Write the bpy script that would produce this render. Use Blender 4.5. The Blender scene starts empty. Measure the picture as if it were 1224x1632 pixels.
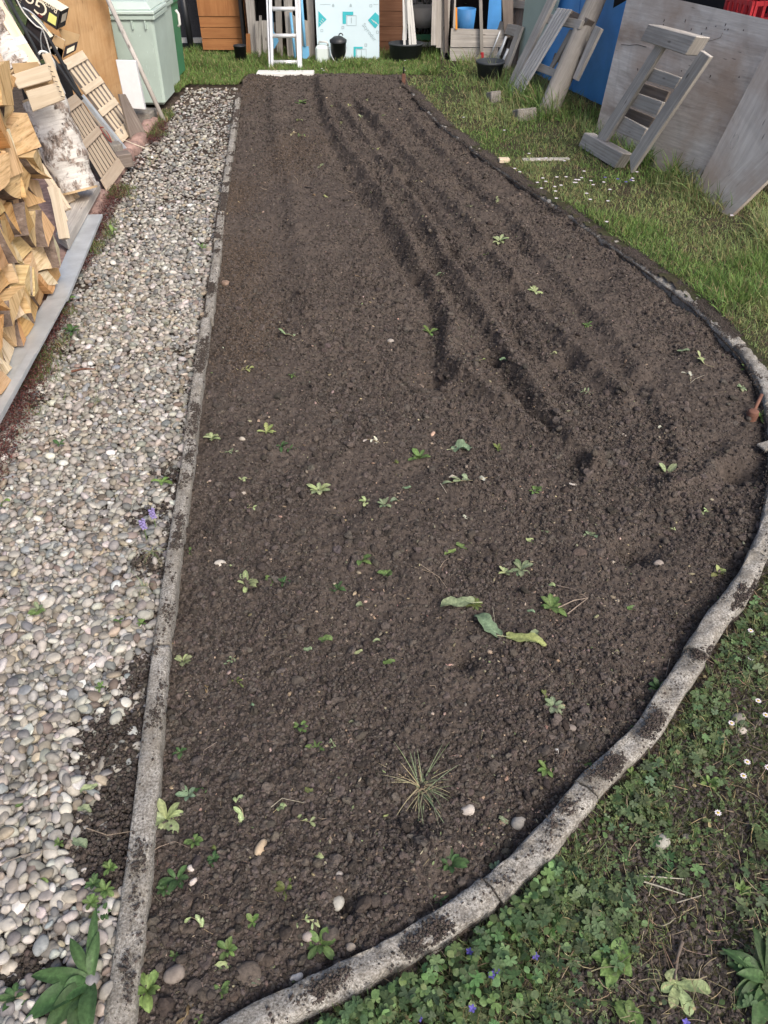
import bpy, bmesh, math, random
import numpy as np
from mathutils import Vector, Matrix
R = math.radians
random.seed(7)
rng = np.random.default_rng(11)
S = bpy.context.scene
C = S.collection

# ------------------------------------------------------------------ camera, sky, sun, exposure
H, TH, F, CX, CY = 1.7, R(40.6), 1226.0, 612.0, 816.0
cam = bpy.data.cameras.new('camera')
cam.sensor_fit = 'VERTICAL'; cam.sensor_height = 36.0; cam.lens = 36.0 * F / 1632.0
cam.clip_start = 0.02; cam.clip_end = 400.0
camo = bpy.data.objects.new('camera', cam); C.objects.link(camo)
camo.location = (0, 0, H); camo.rotation_euler = (math.pi / 2 - TH, 0, 0)
S.camera = camo

SUN_EL, SUN_AZ = R(44), R(146)          # azimuth clockwise from +Y: light comes from the right, behind the camera
wd = bpy.data.worlds.new('World'); S.world = wd; wd.use_nodes = True
wn = wd.node_tree.nodes; wl = wd.node_tree.links
sky = wn.new('ShaderNodeTexSky'); sky.sky_type = 'NISHITA'; sky.sun_disc = False
sky.sun_elevation = SUN_EL; sky.sun_rotation = SUN_AZ
sky.air_density = 0.8; sky.dust_density = 5.0; sky.ozone_density = 0.6
wl.new(sky.outputs[0], wn['Background'].inputs['Color']); wn['Background'].inputs['Strength'].default_value = 0.14
sd = bpy.data.lights.new('sun', 'SUN'); sd.energy = 1.5; sd.angle = R(17); sd.color = (1.0, 0.96, 0.9)
so = bpy.data.objects.new('sun', sd); C.objects.link(so)
so.rotation_euler = Vector((-math.sin(SUN_AZ) * math.cos(SUN_EL), -math.cos(SUN_AZ) * math.cos(SUN_EL), -math.sin(SUN_EL))).to_track_quat('-Z', 'Y').to_euler()
S.view_settings.view_transform = 'Standard'; S.view_settings.look = 'None'
S.view_settings.exposure = 0.56; S.view_settings.gamma = 1.0

# ------------------------------------------------------------------ measuring: where a sight line meets a real plane
FW = Vector((0, math.cos(TH), -math.sin(TH))); UP = Vector((0, math.sin(TH), math.cos(TH))); RT = Vector((1, 0, 0))
CAM = Vector((0, 0, H))
def ray(px, py): return FW + RT * ((px - CX) / F) - UP * ((py - CY) / F)
def P(px, py, z=0.0):
    d = ray(px, py); return CAM + d * ((z - H) / d.z)
def PY(px, py, Y):
    d = ray(px, py); return CAM + d * (Y / d.y)
def PP(px, py, plane):
    o, n = plane; d = ray(px, py); return CAM + d * ((o - CAM).dot(n) / d.dot(n))
def PG(px, py, z=0.0):                      # numpy version on a horizontal plane
    px = np.asarray(px, float); py = np.asarray(py, float)
    a = (px - CX) / F; b = (py - CY) / F
    dx = a; dy = math.cos(TH) - b * math.sin(TH); dz = -math.sin(TH) - b * math.cos(TH)
    t = (z - H) / dz
    return dx * t, dy * t
def depth(x, y, z=0.0): return y * math.cos(TH) + (H - z) * math.sin(TH)
def pxm(x, y): return F / depth(x, y)        # photo pixels per metre
def leanplane(a, b, ang, out):
    """plane through ground points a, b, whose top tips by ang away from 'out'"""
    u = (b - a).normalized(); w = Vector((0, 0, 1)) * math.cos(ang) - out * math.sin(ang)
    n = u.cross(w).normalized()
    if n.dot(CAM - a) < 0: n = -n
    return (a.copy(), n)
def shift(plane, d): return (plane[0] + plane[1] * d, plane[1])

# ------------------------------------------------------------------ numpy noise
def _h(ix, iy, s):
    with np.errstate(over='ignore'):
        h = (ix.astype(np.int64) * 374761393 + iy.astype(np.int64) * 668265263 + s * 974634777) & 0xffffffff
        h = ((h ^ (h >> 13)) * 1274126177) & 0xffffffff
        h = (h ^ (h >> 16)) & 0xffffffff
        h = (h * 2246822519) & 0xffffffff
        h = h ^ (h >> 15)
    return (h & 0xffffff) / float(0xffffff)
def vn(x, y, s=0):
    ix = np.floor(x); iy = np.floor(y); fx = x - ix; fy = y - iy
    fx = fx * fx * (3 - 2 * fx); fy = fy * fy * (3 - 2 * fy)
    a = _h(ix, iy, s); b = _h(ix + 1, iy, s); c = _h(ix, iy + 1, s); d = _h(ix + 1, iy + 1, s)
    return (a * (1 - fx) + b * fx) * (1 - fy) + (c * (1 - fx) + d * fx) * fy
def fbm(x, y, s=0, o=4):
    r = 0; a = .5; t = 0
    for i in range(o):
        r = r + a * vn(x * 2 ** i + 17.3 * i, y * 2 ** i - 9.1 * i, s + i); t += a; a *= .5
    return r / t
def crumbs(x, y, cell, s, rmin, rmax):
    """rounded lumps on a jittered grid"""
    X = x / cell; Y = y / cell; ix = np.floor(X); iy = np.floor(Y); out = np.zeros_like(X)
    for dx in (-1, 0, 1):
        for dy in (-1, 0, 1):
            jx = ix + dx; jy = iy + dy
            cx = jx + _h(jx, jy, s); cy = jy + _h(jx, jy, s + 1)
            r = rmin + (rmax - rmin) * _h(jx, jy, s + 2) ** 2
            asp = 0.7 + 0.6 * _h(jx, jy, s + 3)
            d2 = ((X - cx) * asp) ** 2 + ((Y - cy) / asp) ** 2
            out = np.maximum(out, np.sqrt(np.maximum(r * r - d2, 0)) * (0.5 + .5 * _h(jx, jy, s + 4)))
    return out * cell
def sstep(a, b, x):
    t = np.clip((x - a) / (b - a), 0, 1); return t * t * (3 - 2 * t)
def dpoly(x, y, pts):
    """distance to a polyline, and the length along it"""
    best = np.full(x.shape, 1e9); along = np.zeros(x.shape); L = 0
    for (ax, ay), (bx, by) in zip(pts[:-1], pts[1:]):
        vx, vy = bx - ax, by - ay; l2 = vx * vx + vy * vy + 1e-12
        t = np.clip(((x - ax) * vx + (y - ay) * vy) / l2, 0, 1)
        d = np.hypot(x - ax - t * vx, y - ay - t * vy); m = d < best
        best = np.where(m, d, best); along = np.where(m, L + t * math.sqrt(l2), along); L += math.sqrt(l2)
    return best, along
def inpoly(x, y, pts):
    r = np.zeros(x.shape, bool); n = len(pts)
    for i in range(n):
        x0, y0 = pts[i]; x1, y1 = pts[(i + 1) % n]
        if y0 == y1: continue
        c = ((y0 > y) != (y1 > y)) & (x < (x1 - x0) * (y - y0) / (y1 - y0) + x0); r ^= c
    return r
def smooth_line(pts, step=0.03):
    """Catmull-Rom through xy points, resampled"""
    out = []; p = [pts[0]] + list(pts) + [pts[-1]]
    for i in range(1, len(p) - 2):
        p0, p1, p2, p3 = [np.array(q, float) for q in p[i - 1:i + 3]]
        n = max(2, int(np.hypot(*(p2 - p1)) / step))
        for k in range(n):
            t = k / n
            out.append(0.5 * ((2 * p1) + (-p0 + p2) * t + (2 * p0 - 5 * p1 + 4 * p2 - p3) * t * t + (-p0 + 3 * p1 - 3 * p2 + p3) * t ** 3))
    out.append(np.array(pts[-1], float)); return [tuple(q) for q in out]

# ------------------------------------------------------------------ materials
MATS = {}
class NT:
    def __init__(s, name, rough=0.8, spec=0.3):
        m = bpy.data.materials.new(name); m.use_nodes = True; s.m = m; s.t = m.node_tree
        s.b = s.t.nodes['Principled BSDF']; s.b.inputs['Roughness'].default_value = rough
        s.b.inputs['Specular IOR Level'].default_value = spec
    def n(s, t, **k):
        x = s.t.nodes.new(t)
        for a, v in k.items():
            if a.startswith('i_'):
                x.inputs[a[2:].replace('_', ' ')].default_value = v
            else: setattr(x, a, v)
        return x
    def l(s, a, b): s.t.links.new(a, b)
    def coord(s, kind='Object', scale=(1, 1, 1)):
        c = s.n('ShaderNodeTexCoord'); m = s.n('ShaderNodeMapping'); m.inputs['Scale'].default_value = scale
        s.l(c.outputs[kind], m.inputs['Vector']); return m.outputs[0]
    def noise(s, vec, scale, detail=5, rough=.6):
        x = s.n('ShaderNodeTexNoise'); x.inputs['Scale'].default_value = scale; x.inputs['Detail'].default_value = detail
        x.inputs['Roughness'].default_value = rough; s.l(vec, x.inputs['Vector']); return x.outputs['Fac']
    def ramp(s, fac, stops):
        x = s.n('ShaderNodeValToRGB'); e = x.color_ramp.elements
        while len(e) < len(stops): e.new(0.5)
        for q, (p, c) in zip(e, stops):
            q.position = p; q.color = (*c, 1) if len(c) == 3 else c
        s.l(fac, x.inputs[0]); return x.outputs[0]
    def mix(s, fac, a, b, mode='MIX'):
        x = s.n('ShaderNodeMix', data_type='RGBA', blend_type=mode)
        for i, v in ((0, fac), (6, a), (7, b)):
            if isinstance(v, (int, float)): x.inputs[i].default_value = v
            elif isinstance(v, tuple): x.inputs[i].default_value = (*v, 1)
            else: s.l(v, x.inputs[i])
        return x.outputs[2]
    def col(s, v): s.l(v, s.b.inputs['Base Color'])
    def bump(s, h, dist=0.003, strength=1.0):
        x = s.n('ShaderNodeBump'); x.inputs['Distance'].default_value = dist; x.inputs['Strength'].default_value = strength
        s.l(h, x.inputs['Height']); s.l(x.outputs[0], s.b.inputs['Normal'])
    def attr(s, name='Col'):
        return s.n('ShaderNodeAttribute', attribute_name=name).outputs['Color']
def plain(name, c, rough=.6, var=.25, scale=14, bump=.0015, metal=0, spec=.4):
    if name in MATS: return MATS[name]
    t = NT(name, rough, spec); v = t.coord(); n1 = t.noise(v, scale, 6); n2 = t.noise(v, scale * 6, 3)
    d = tuple(max(0, x * (1 - var)) for x in c); e = tuple(min(1, x * (1 + var)) for x in c)
    t.col(t.ramp(n1, [(.3, d), (.7, e)])); t.b.inputs['Metallic'].default_value = metal
    if bump: t.bump(n2, bump)
    MATS[name] = t.m; return t.m
def wood(name, a, b, dark=None, grain=70, stain=.5, rough=.85, knots=True, soft=False):
    """grain runs along u (metres along the board)"""
    if name in MATS: return MATS[name]
    t = NT(name, rough, .2)
    v = t.coord('UV', (2.2, grain, 1)); g = t.noise(v, 1.0, 7, .65)
    v2 = t.coord('UV', (1, 1, 1)); big = t.noise(v2, 3.0, 4)
    v3 = t.coord('UV', (6, grain * 3.3, 1)); fine = t.noise(v3, 1.0, 3)
    base = t.ramp(g, [(.3, a), (.68, b)])
    dk = dark or tuple(x * .45 for x in a)
    base = t.mix(t.ramp(fine, [(.58, (0, 0, 0)), (.78, (.5, .5, .5))]), base, dk)
    base = t.mix(t.ramp(big, [(.42, (stain,) * 3), (.62, (0, 0, 0))]), base, tuple((x + y) / 2 * .62 for x, y in zip(a, b)))
    if knots:
        v4 = t.coord('UV', (5, 13, 1)); k = t.n('ShaderNodeTexVoronoi'); k.inputs['Scale'].default_value = 1.0; t.l(v4, k.inputs['Vector'])
        base = t.mix(t.ramp(k.outputs['Distance'], [(.05, (.75,) * 3), (.13, (0, 0, 0))]), base, tuple(x * .6 for x in dk))
    t.col(base); t.bump(g, .0025 if not soft else .001)
    MATS[name] = t.m; return t.m

def soil_mat():
    t = NT('dark_crumbly_soil', .95, .12); v = t.coord()
    n1 = t.noise(v, 2.2, 5); n2 = t.noise(v, 60, 6, .7); n3 = t.noise(v, 320, 3, .7)
    c = t.ramp(n2, [(.28, (.038, .031, .0268)), (.52, (.087, .071, .061)), (.76, (.155, .129, .111))])
    c = t.mix(t.ramp(n1, [(.45, (0, 0, 0)), (.7, (.5, .5, .5))]), c, (.118, .096, .081))
    sp = t.n('ShaderNodeTexVoronoi'); sp.inputs['Scale'].default_value = 45; t.l(v, sp.inputs['Vector'])
    c = t.mix(t.ramp(sp.outputs['Distance'], [(.045, (.6, .6, .6)), (.07, (0, 0, 0))]), c, (.2, .16, .13))
    t.col(c); t.bump(n3, .004); return t.m
def colattr(name, rough, spec, nscale, amt, bump, bscale, dirt=None, trans=0):
    t = NT(name, rough, spec); v = t.coord(); n = t.noise(v, nscale, 5)
    c = t.mix(1.0, t.attr(), t.ramp(n, [(.3, (1 - amt,) * 3), (.7, (1 + amt * .6,) * 3)]), 'MULTIPLY')
    if dirt:
        d = t.noise(v, 40, 5, .7); c = t.mix(t.ramp(d, [(.56, (0, 0, 0)), (.64, (.75, .75, .75))]), c, dirt)
    t.col(c)
    if bump: t.bump(t.noise(v, bscale, 3), bump)
    if trans:
        tr = t.n('ShaderNodeBsdfTranslucent'); t.l(c, tr.inputs['Color']); mx = t.n('ShaderNodeMixShader'); mx.inputs[0].default_value = trans
        out = t.t.nodes['Material Output']; t.l(t.b.outputs[0], mx.inputs[1]); t.l(tr.outputs[0], mx.inputs[2]); t.l(mx.outputs[0], out.inputs['Surface'])
    return t.m
def concrete_mat(name, dark, light, dirtamt=.5):
    t = NT(name, .95, .15); v = t.coord()
    sp = t.noise(v, 190, 4, .75); big = t.noise(v, 7, 5); mid = t.noise(v, 26, 5, .7)
    c = t.ramp(sp, [(.36, dark), (.5, tuple((a + b) / 2 for a, b in zip(dark, light))), (.6, light)])
    c = t.mix(t.ramp(mid, [(.40, (0, 0, 0)), (.62, (dirtamt,) * 3)]), c, (.105, .088, .07))
    c = t.mix(t.ramp(big, [(.42, (0, 0, 0)), (.62, (.4,) * 3)]), c, (.20, .18, .145))
    t.col(c); t.bump(sp, .004); return t.m
def ply_mat(name, a, b, hue):
    """sheet of old plywood: broad figure, blotches, fine grain"""
    t = NT(name, .88, .15); v = t.coord('UV'); 
    w = t.n('ShaderNodeTexWave', wave_type='RINGS', rings_direction='Z'); w.inputs['Scale'].default_value = .9; w.inputs['Distortion'].default_value = 22
    w.inputs['Detail'].default_value = 3; w.inputs['Detail Scale'].default_value = .8
    t.l(t.coord('UV', (1.6, .7, 1)), w.inputs['Vector'])
    g = t.noise(t.coord('UV', (3, 45, 1)), 1.2, 6, .65); big = t.noise(v, 2.4, 5, .6)
    c = t.ramp(g, [(.3, a), (.7, b)])
    c = t.mix(t.ramp(w.outputs['Fac'], [(.0, (.16,) * 3), (.12, (0, 0, 0))]), c, tuple(x * .6 for x in a))
    c = t.mix(t.ramp(big, [(.40, (0, 0, 0)), (.62, (.85,) * 3)]), c, hue)
    st = t.noise(t.coord('UV', (.8, 3.2, 1)), 2.0, 5, .6); c = t.mix(t.ramp(st, [(.52, (0, 0, 0)), (.68, (.6,) * 3)]), c, tuple(x * .5 for x in hue))
    pass
    fl = t.n('ShaderNodeTexVoronoi'); fl.inputs['Scale'].default_value = 1; t.l(t.coord('UV', (9, 60, 1)), fl.inputs['Vector'])
    flm = t.mix(1.0, t.ramp(fl.outputs['Distance'], [(.10, (.8,) * 3), (.2, (0, 0, 0))]), t.ramp(t.noise(v, 5, 3), [(.5, (0, 0, 0)), (.6, (1,) * 3)]), 'MULTIPLY'); c = t.mix(flm, c, tuple(x * .35 for x in a))
    t.col(c); t.bump(g, .002); return t.m
def birch_mat():
    t = NT('birch_bark', .8, .2); 
    g = t.noise(t.coord('UV', (60, 6, 1)), 1, 5, .7); b = t.noise(t.coord('UV', (5, 7, 1)), 1.3, 5, .7); m = t.noise(t.coord('UV', (18, 40, 1)), 1, 5)
    c = t.ramp(g, [(.32, (.05, .04, .035)), (.40, (.52, .49, .45)), (.7, (.70, .68, .64))])
    c = t.mix(t.ramp(b, [(.48, (0, 0, 0)), (.56, (1,) * 3)]), c, t.ramp(m, [(.35, (.045, .035, .03)), (.6, (.3, .24, .2)), (.75, (.55, .5, .46))]))
    t.col(c); t.bump(b, .012); return t.m
def split_mat():
    """fresh split firewood; bark where the attribute asks for it"""
    t = NT('split_firewood', .8, .2)
    g = t.noise(t.coord('UV', (5, 75, 1)), 1, 7, .7); b = t.noise(t.coord('UV', (2, 3, 1)), 2.5, 4); ring = t.noise(t.coord('UV', (7, 22, 1)), 1, 6, .7)
    c = t.mix(1.0, t.attr(), t.ramp(g, [(.32, (.42, .32, .22)), (.43, (.80, .74, .64)), (.52, (1.0, .98, .95)), (.72, (1.18, 1.17, 1.15))]), 'MULTIPLY')
    c = t.mix(t.ramp(b, [(.52, (0, 0, 0)), (.75, (.4,) * 3)]), c, (.46, .26, .11))
    c = t.mix(t.ramp(ring, [(.62, (0, 0, 0)), (.7, (.75,) * 3)]), c, (.16, .09, .05))
    t.col(c); t.bump(g, .004); return t.m
def bark_mat():
    t = NT('rough_bark', .95, .1)
    g = t.noise(t.coord('UV', (14, 34, 1)), 1, 6, .75)
    t.col(t.ramp(g, [(.3, (.06, .045, .038)), (.55, (.2, .155, .13)), (.72, (.42, .37, .33))])); t.bump(g, .012); return t.m
def metal_mat(name, c, rough=.42, metal=.85):
    t = NT(name, rough, .5); v = t.coord(); n = t.noise(v, 9, 5); n2 = t.noise(v, 60, 3)
    t.col(t.ramp(n, [(.3, tuple(x * .72 for x in c)), (.7, c)])); t.b.inputs['Metallic'].default_value = metal
    t.bump(n2, .0006); return t.m

M = dict(
    soil=soil_mat(),
    crumb=colattr('soil_crumbs', .95, .1, 150, .35, .002, 500),
    pebble=colattr('river_pebbles', .62, .35, 90, .22, .0006, 260, None),
    leaf=colattr('leaves', .55, .35, 160, .3, .0006, 300, None, .25),
    grass=colattr('grass_blades', .6, .3, 60, .2, 0, 1, None, .3),
    petal=colattr('petals', .7, .2, 60, .1, 0, 1, None, .2),
    stone=colattr('field_stones', .85, .2, 60, .3, .0012, 200, (.08, .06, .048)),
    path_dirt=plain('dark_dirt', (.075, .058, .047), .95, .5, 30, .004, 0, .1),
    conc=concrete_mat('weathered_concrete', (.13, .122, .105), (.56, .54, .50)),
    conc_l=concrete_mat('grey_concrete', (.17, .155, .135), (.34, .325, .30), .35),
    split=split_mat(), bark=bark_mat(), birch=birch_mat(),
    galv=metal_mat('galvanised_steel', (.62, .66, .69), .5, .45),
    alu=metal_mat('bare_aluminium', (.86, .87, .88), .35, .4),
    greywood=wood('weathered_grey_wood', (.31, .285, .255), (.60, .565, .52), (.12, .10, .085)),
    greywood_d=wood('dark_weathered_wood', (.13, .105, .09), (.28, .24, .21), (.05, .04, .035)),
    postwood=wood('weathered_round_post', (.27, .25, .22), (.43, .40, .36), (.12, .09, .07)),
    slat_w=wood('silvery_slats', (.46, .455, .45), (.68, .675, .67), (.15, .14, .13), knots=False),
    palewood=wood('pale_poplar', (.58, .47, .33), (.74, .64, .49), (.40, .30, .18), 40, .15, knots=False, soft=True),
    beige=wood('aged_crate_slats', (.38, .30, .22), (.52, .43, .33), (.2, .15, .11), 60, .25, knots=False),
    orange=wood('orange_stained_wood', (.26, .105, .04), (.42, .20, .08), (.12, .04, .02), 40, .3),
    brown=wood('red_brown_planks', (.13, .06, .035), (.24, .125, .075), (.06, .03, .02), 50, .3),
    ply_g=ply_mat('grey_plywood', (.52, .475, .43), (.74, .69, .63), (.44, .34, .27)),
    ply_o=ply_mat('golden_plywood', (.38, .235, .115), (.50, .33, .17), (.34, .19, .08)),
    blue=plain('blue_painted_metal', (.085, .32, .72), .5, .16, 3, .0006),
    mint=plain('mint_plastic', (.39, .48, .43), .55, .08, 5, .0004),
    mintd=plain('mint_lid', (.46, .56, .51), .5, .07, 5, .0004),
    dgreen=plain('dark_green_plastic', (.055, .21, .11), .5, .1, 5, .0004),
    black=plain('black_plastic', (.022, .024, .028), .45, .2, 8, .0005),
    pot=plain('grey_black_plastic', (.045, .052, .058), .55, .2, 10, .0006),
    dark=plain('shade_and_black_parts', (.012, .011, .012), .9, .3, 5, .001),  # near-black; shade put into the colour of shed interiors and gaps, also dark marks
    mesh=plain('dark_fence_netting', (.06, .06, .068), .9, .35, 60, .002),
    foam=plain('white_foam', (.60, .61, .62), .8, .04, 20, .0006),
    blueboard=plain('pale_blue_insulation', (.60, .74, .80), .7, .03, 4, .0004),
    cyan=plain('turquoise_print', (.05, .46, .52), .7, .05, 4, 0),
    print_g=plain('grey_print', (.36, .46, .50), .7, .05, 4, 0),
    white=plain('white_paint', (.66, .66, .63), .6, .08, 8, .0006),
    translucent=plain('milky_plastic', (.66, .74, .73), .4, .06, 8, .0004),
    red=plain('red_plastic', (.42, .03, .04), .5, .15, 8, .0005),
    terracotta=plain('terracotta', (.17, .08, .055), .8, .25, 14, .001),
    pink=plain('pinkish_sandstone', (.33, .225, .195), .95, .35, 24, .006, 0, .1),
    card_black=plain('black_print_card', (.028, .024, .026), .6, .2, 10, .0004),
    card=plain('plain_cardboard', (.50, .35, .19), .85, .12, 12, .0005),
    cream=plain('cream_card', (.78, .70, .55), .8, .06, 12, .0004),
    yellow=plain('pale_yellow_print', (.62, .63, .20), .7, .1, 12, 0),
    maroon=plain('maroon_print', (.14, .03, .03), .7, .1, 12, 0),
    blue_tool=plain('light_blue_enamel', (.16, .42, .66), .5, .15, 10, .0005),
    orange_p=plain('orange_plastic', (.85, .32, .03), .5, .1, 10, .0003),
)

# ------------------------------------------------------------------ objects
def tag(o, label=None, cat=None, group=None, kind=None):
    if label: o['label'] = label
    if cat: o['category'] = cat
    if group: o['group'] = group
    if kind: o['kind'] = kind
    return o
def thing(name, loc, label, cat, group=None):
    o = bpy.data.objects.new(name, None); C.objects.link(o); o.location = loc; o.empty_display_size = .1
    return tag(o, label, cat, group)
def link(name, me, parent=None, base=None):
    """link a world-space mesh as an object; its origin moves to its own base (or it hangs on its parent)"""
    o = bpy.data.objects.new(name, me); C.objects.link(o)
    if parent is not None:
        o.parent = parent
        off = Vector((0, 0, 0)); q = parent
        while q is not None: off += q.location; q = q.parent
        me.transform(Matrix.Translation(-off))
    elif base is not None:
        me.transform(Matrix.Translation(-Vector(base))); o.location = base
    return o
def npmesh(name, V, T, mat, col=None, smooth=True):
    me = bpy.data.meshes.new(name); V = np.ascontiguousarray(V, np.float32); T = np.ascontiguousarray(T, np.int32)
    me.vertices.add(len(V)); me.vertices.foreach_set('co', V.ravel())
    k = T.shape[1]
    me.loops.add(T.size); me.loops.foreach_set('vertex_index', T.ravel())
    me.polygons.add(len(T)); me.polygons.foreach_set('loop_start', np.arange(0, T.size, k, dtype=np.int32))
    me.polygons.foreach_set('use_smooth', np.full(len(T), smooth, bool))
    me.update(calc_edges=True)
    if col is not None:
        a = me.color_attributes.new('Col', 'FLOAT_COLOR', 'POINT')
        c = np.ones((len(V), 4), np.float32); c[:, :3] = col; a.data.foreach_set('color', c.ravel())
    me.materials.append(mat); return me
class MB:
    """collects faces with uv (metres) and optional colour"""
    def __init__(s): s.v = []; s.f = []; s.uv = []; s.c = []; s.mi = []; s.sm = []
    def face(s, pts, uvs=None, col=(1, 1, 1), mi=0, sm=False):
        i = len(s.v); s.v += [Vector(p) for p in pts]; s.f.append(tuple(range(i, i + len(pts))))
        s.uv.append(uvs or [(0, 0)] * len(pts)); s.c.append(col); s.mi.append(mi); s.sm.append(sm)
    def hexa(s, a, b, col=(1, 1, 1), mi=0):
        """a, b: two matching quads (a0..a3 front, b0..b3 back); u runs along a0->a1 or a0->a3, whichever is longer"""
        ox, oy = random.uniform(0, 50), random.uniform(0, 50)
        L1 = (a[1] - a[0]).length; L2 = (a[3] - a[0]).length; T = (b[0] - a[0]).length
        def q(p, w, h, flip):
            uv = [(0, 0), (w, 0), (w, h), (0, h)]
            if flip: uv = [(y, x) for x, y in uv]
            s.face(p, [(x + ox, y + oy) for x, y in uv], col, mi)
        fl = L2 > L1
        q([a[0], a[1], a[2], a[3]], L1, L2, fl); q([b[3], b[2], b[1], b[0]], L1, L2, fl)
        q([a[1], a[0], b[0], b[1]], L1, T, fl and False); q([a[3], a[2], b[2], b[3]], L1, T, False)
        q([a[2], a[1], b[1], b[2]], L2, T, False); q([a[0], a[3], b[3], b[0]], L2, T, False)
    def slab(s, q, n, t, mi=0, col=(1, 1, 1)):
        """quad of world points, thickened by t along -n"""
        q = [Vector(p) for p in q]; s.hexa(q, [p - n * t for p in q], col, mi)
    def box(s, c, sx, sy, sz, rot=None, mi=0, col=(1, 1, 1)):
        m = rot or Matrix.Identity(3); c = Vector(c)
        def p(x, y, z): return c + m @ Vector((x * sx / 2, y * sy / 2, z * sz / 2))
        s.hexa([p(-1, -1, -1), p(1, -1, -1), p(1, -1, 1), p(-1, -1, 1)], [p(-1, 1, -1), p(1, 1, -1), p(1, 1, 1), p(-1, 1, 1)], col, mi)
    def bar(s, p0, p1, w, t, side, mi=0):
        """board from p0 to p1, width w along side, thickness t"""
        p0 = Vector(p0); p1 = Vector(p1); d = (p1 - p0).normalized(); sd = Vector(side); sd = (sd - d * sd.dot(d)).normalized(); n = d.cross(sd).normalized()
        if n.dot(CAM - p0) < 0: n = -n
        s.slab([p0 - sd * w / 2, p1 - sd * w / 2, p1 + sd * w / 2, p0 + sd * w / 2], n, t, mi)
    def tube(s, pts, r, n=10, mi=0, col=(1, 1, 1), wob=0, cap=True, seed=0):
        pts = [Vector(p) for p in pts]; rr = r if hasattr(r, '__len__') else [r] * len(pts)
        rings = []; up = Vector((0, 0, 1)); L = 0; rd = random.Random(seed)
        ref = Vector((0.3, 0.1, 1)).normalized()
        for i, p in enumerate(pts):
            d = (pts[min(i + 1, len(pts) - 1)] - pts[max(i - 1, 0)]).normalized()
            if abs(d.dot(ref)) > .98: ref = Vector((1, 0.2, 0)).normalized()
            a = d.cross(ref).normalized(); b = d.cross(a).normalized(); ref = (ref - d * ref.dot(d) * .0)
            rings.append([p + (a * math.cos(k * 2 * math.pi / n) + b * math.sin(k * 2 * math.pi / n)) * rr[i] * (1 + wob * (rd.random() - .5)) for k in range(n)])
        for i in range(len(pts) - 1):
            l = (pts[i + 1] - pts[i]).length; w = 2 * math.pi * rr[i] / n
            for k in range(n):
                s.face([rings[i][k], rings[i][(k + 1) % n], rings[i + 1][(k + 1) % n], rings[i + 1][k]], [(L, k * w), (L, (k + 1) * w), (L + l, (k + 1) * w), (L + l, k * w)], col, mi, True)
            L += l
        if cap:
            s.face(rings[0][::-1], [(q.x, q.y) for q in rings[0]], col, mi); s.face(rings[-1], [(q.x, q.y) for q in rings[-1]], col, mi)
    def lathe(s, c, prof, n=24, mi=0):
        c = Vector(c)
        for (r0, z0), (r1, z1) in zip(prof[:-1], prof[1:]):
            for k in range(n):
                a, b = k * 2 * math.pi / n, (k + 1) * 2 * math.pi / n
                s.face([c + Vector((r0 * math.cos(a), r0 * math.sin(a), z0)), c + Vector((r0 * math.cos(b), r0 * math.sin(b), z0)),
                        c + Vector((r1 * math.cos(b), r1 * math.sin(b), z1)), c + Vector((r1 * math.cos(a), r1 * math.sin(a), z1))], None, (1, 1, 1), mi, True)
    def build(s, name, mats, parent=None, base=None, merge=True, bevel=0, hascol=False):
        me = bpy.data.meshes.new(name); me.from_pydata([tuple(v) for v in s.v], [], s.f)
        uv = me.uv_layers.new(name='UVMap'); k = 0
        flat = [c for u in s.uv for p in u for c in p]; uv.data.foreach_set('uv', flat)
        me.polygons.foreach_set('material_index', s.mi); me.polygons.foreach_set('use_smooth', s.sm)
        if hascol:
            a = me.color_attributes.new('Col', 'FLOAT_COLOR', 'CORNER')
            a.data.foreach_set('color', [x for f, c in zip(s.f, s.c) for _ in f for x in (*c, 1)])
        for m in (mats if isinstance(mats, (list, tuple)) else [mats]): me.materials.append(m)
        if merge:
            bm = bmesh.new(); bm.from_mesh(me); bmesh.ops.remove_doubles(bm, verts=bm.verts, dist=1e-5)
            bmesh.ops.recalc_face_normals(bm, faces=bm.faces)
            if bevel: bmesh.ops.bevel(bm, geom=[e for e in bm.edges if len(e.link_faces) == 2 and e.calc_face_angle(0) > .6], offset=bevel, segments=1, affect='EDGES')
            bm.to_mesh(me); bm.free()
        return link(name, me, parent, base)

def icos(sub, n, amp, seed, squash=1.0):
    """deformed ball prototypes (verts, tris)"""
    bm = bmesh.new(); bmesh.ops.create_icosphere(bm, subdivisions=sub, radius=1.0)
    V = np.array([v.co[:] for v in bm.verts]); T = np.array([[v.index for v in f.verts] for f in bm.faces]); bm.free()
    r = np.random.default_rng(seed); out = []
    for _ in range(n):
        k = r.normal(size=(5, 3)) * 1.6; ph = r.uniform(0, 6.28, 5)
        d = 1 + amp * sum(np.sin(V @ k[i] + ph[i]) for i in range(5)) / 2.2
        out.append((V * d[:, None] * np.array([1, 1, squash]), T))
    return out
def rotm(yaw, tilt, taz):
    """rotation: yaw about z, then tilt toward azimuth taz"""
    cy, sy = np.cos(yaw), np.sin(yaw); Z = np.zeros_like(yaw); O = np.ones_like(yaw)
    Rz = np.stack([np.stack([cy, -sy, Z], -1), np.stack([sy, cy, Z], -1), np.stack([Z, Z, O], -1)], -2)
    ax, ay = -np.sin(taz), np.cos(taz); c, s_ = np.cos(tilt), np.sin(tilt)
    Rt = np.stack([np.stack([c + ax * ax * (1 - c), ax * ay * (1 - c), ay * s_], -1),
                   np.stack([ax * ay * (1 - c), c + ay * ay * (1 - c), -ax * s_], -1),
                   np.stack([-ay * s_, ax * s_, c], -1)], -2)
    return Rt @ Rz
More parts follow.
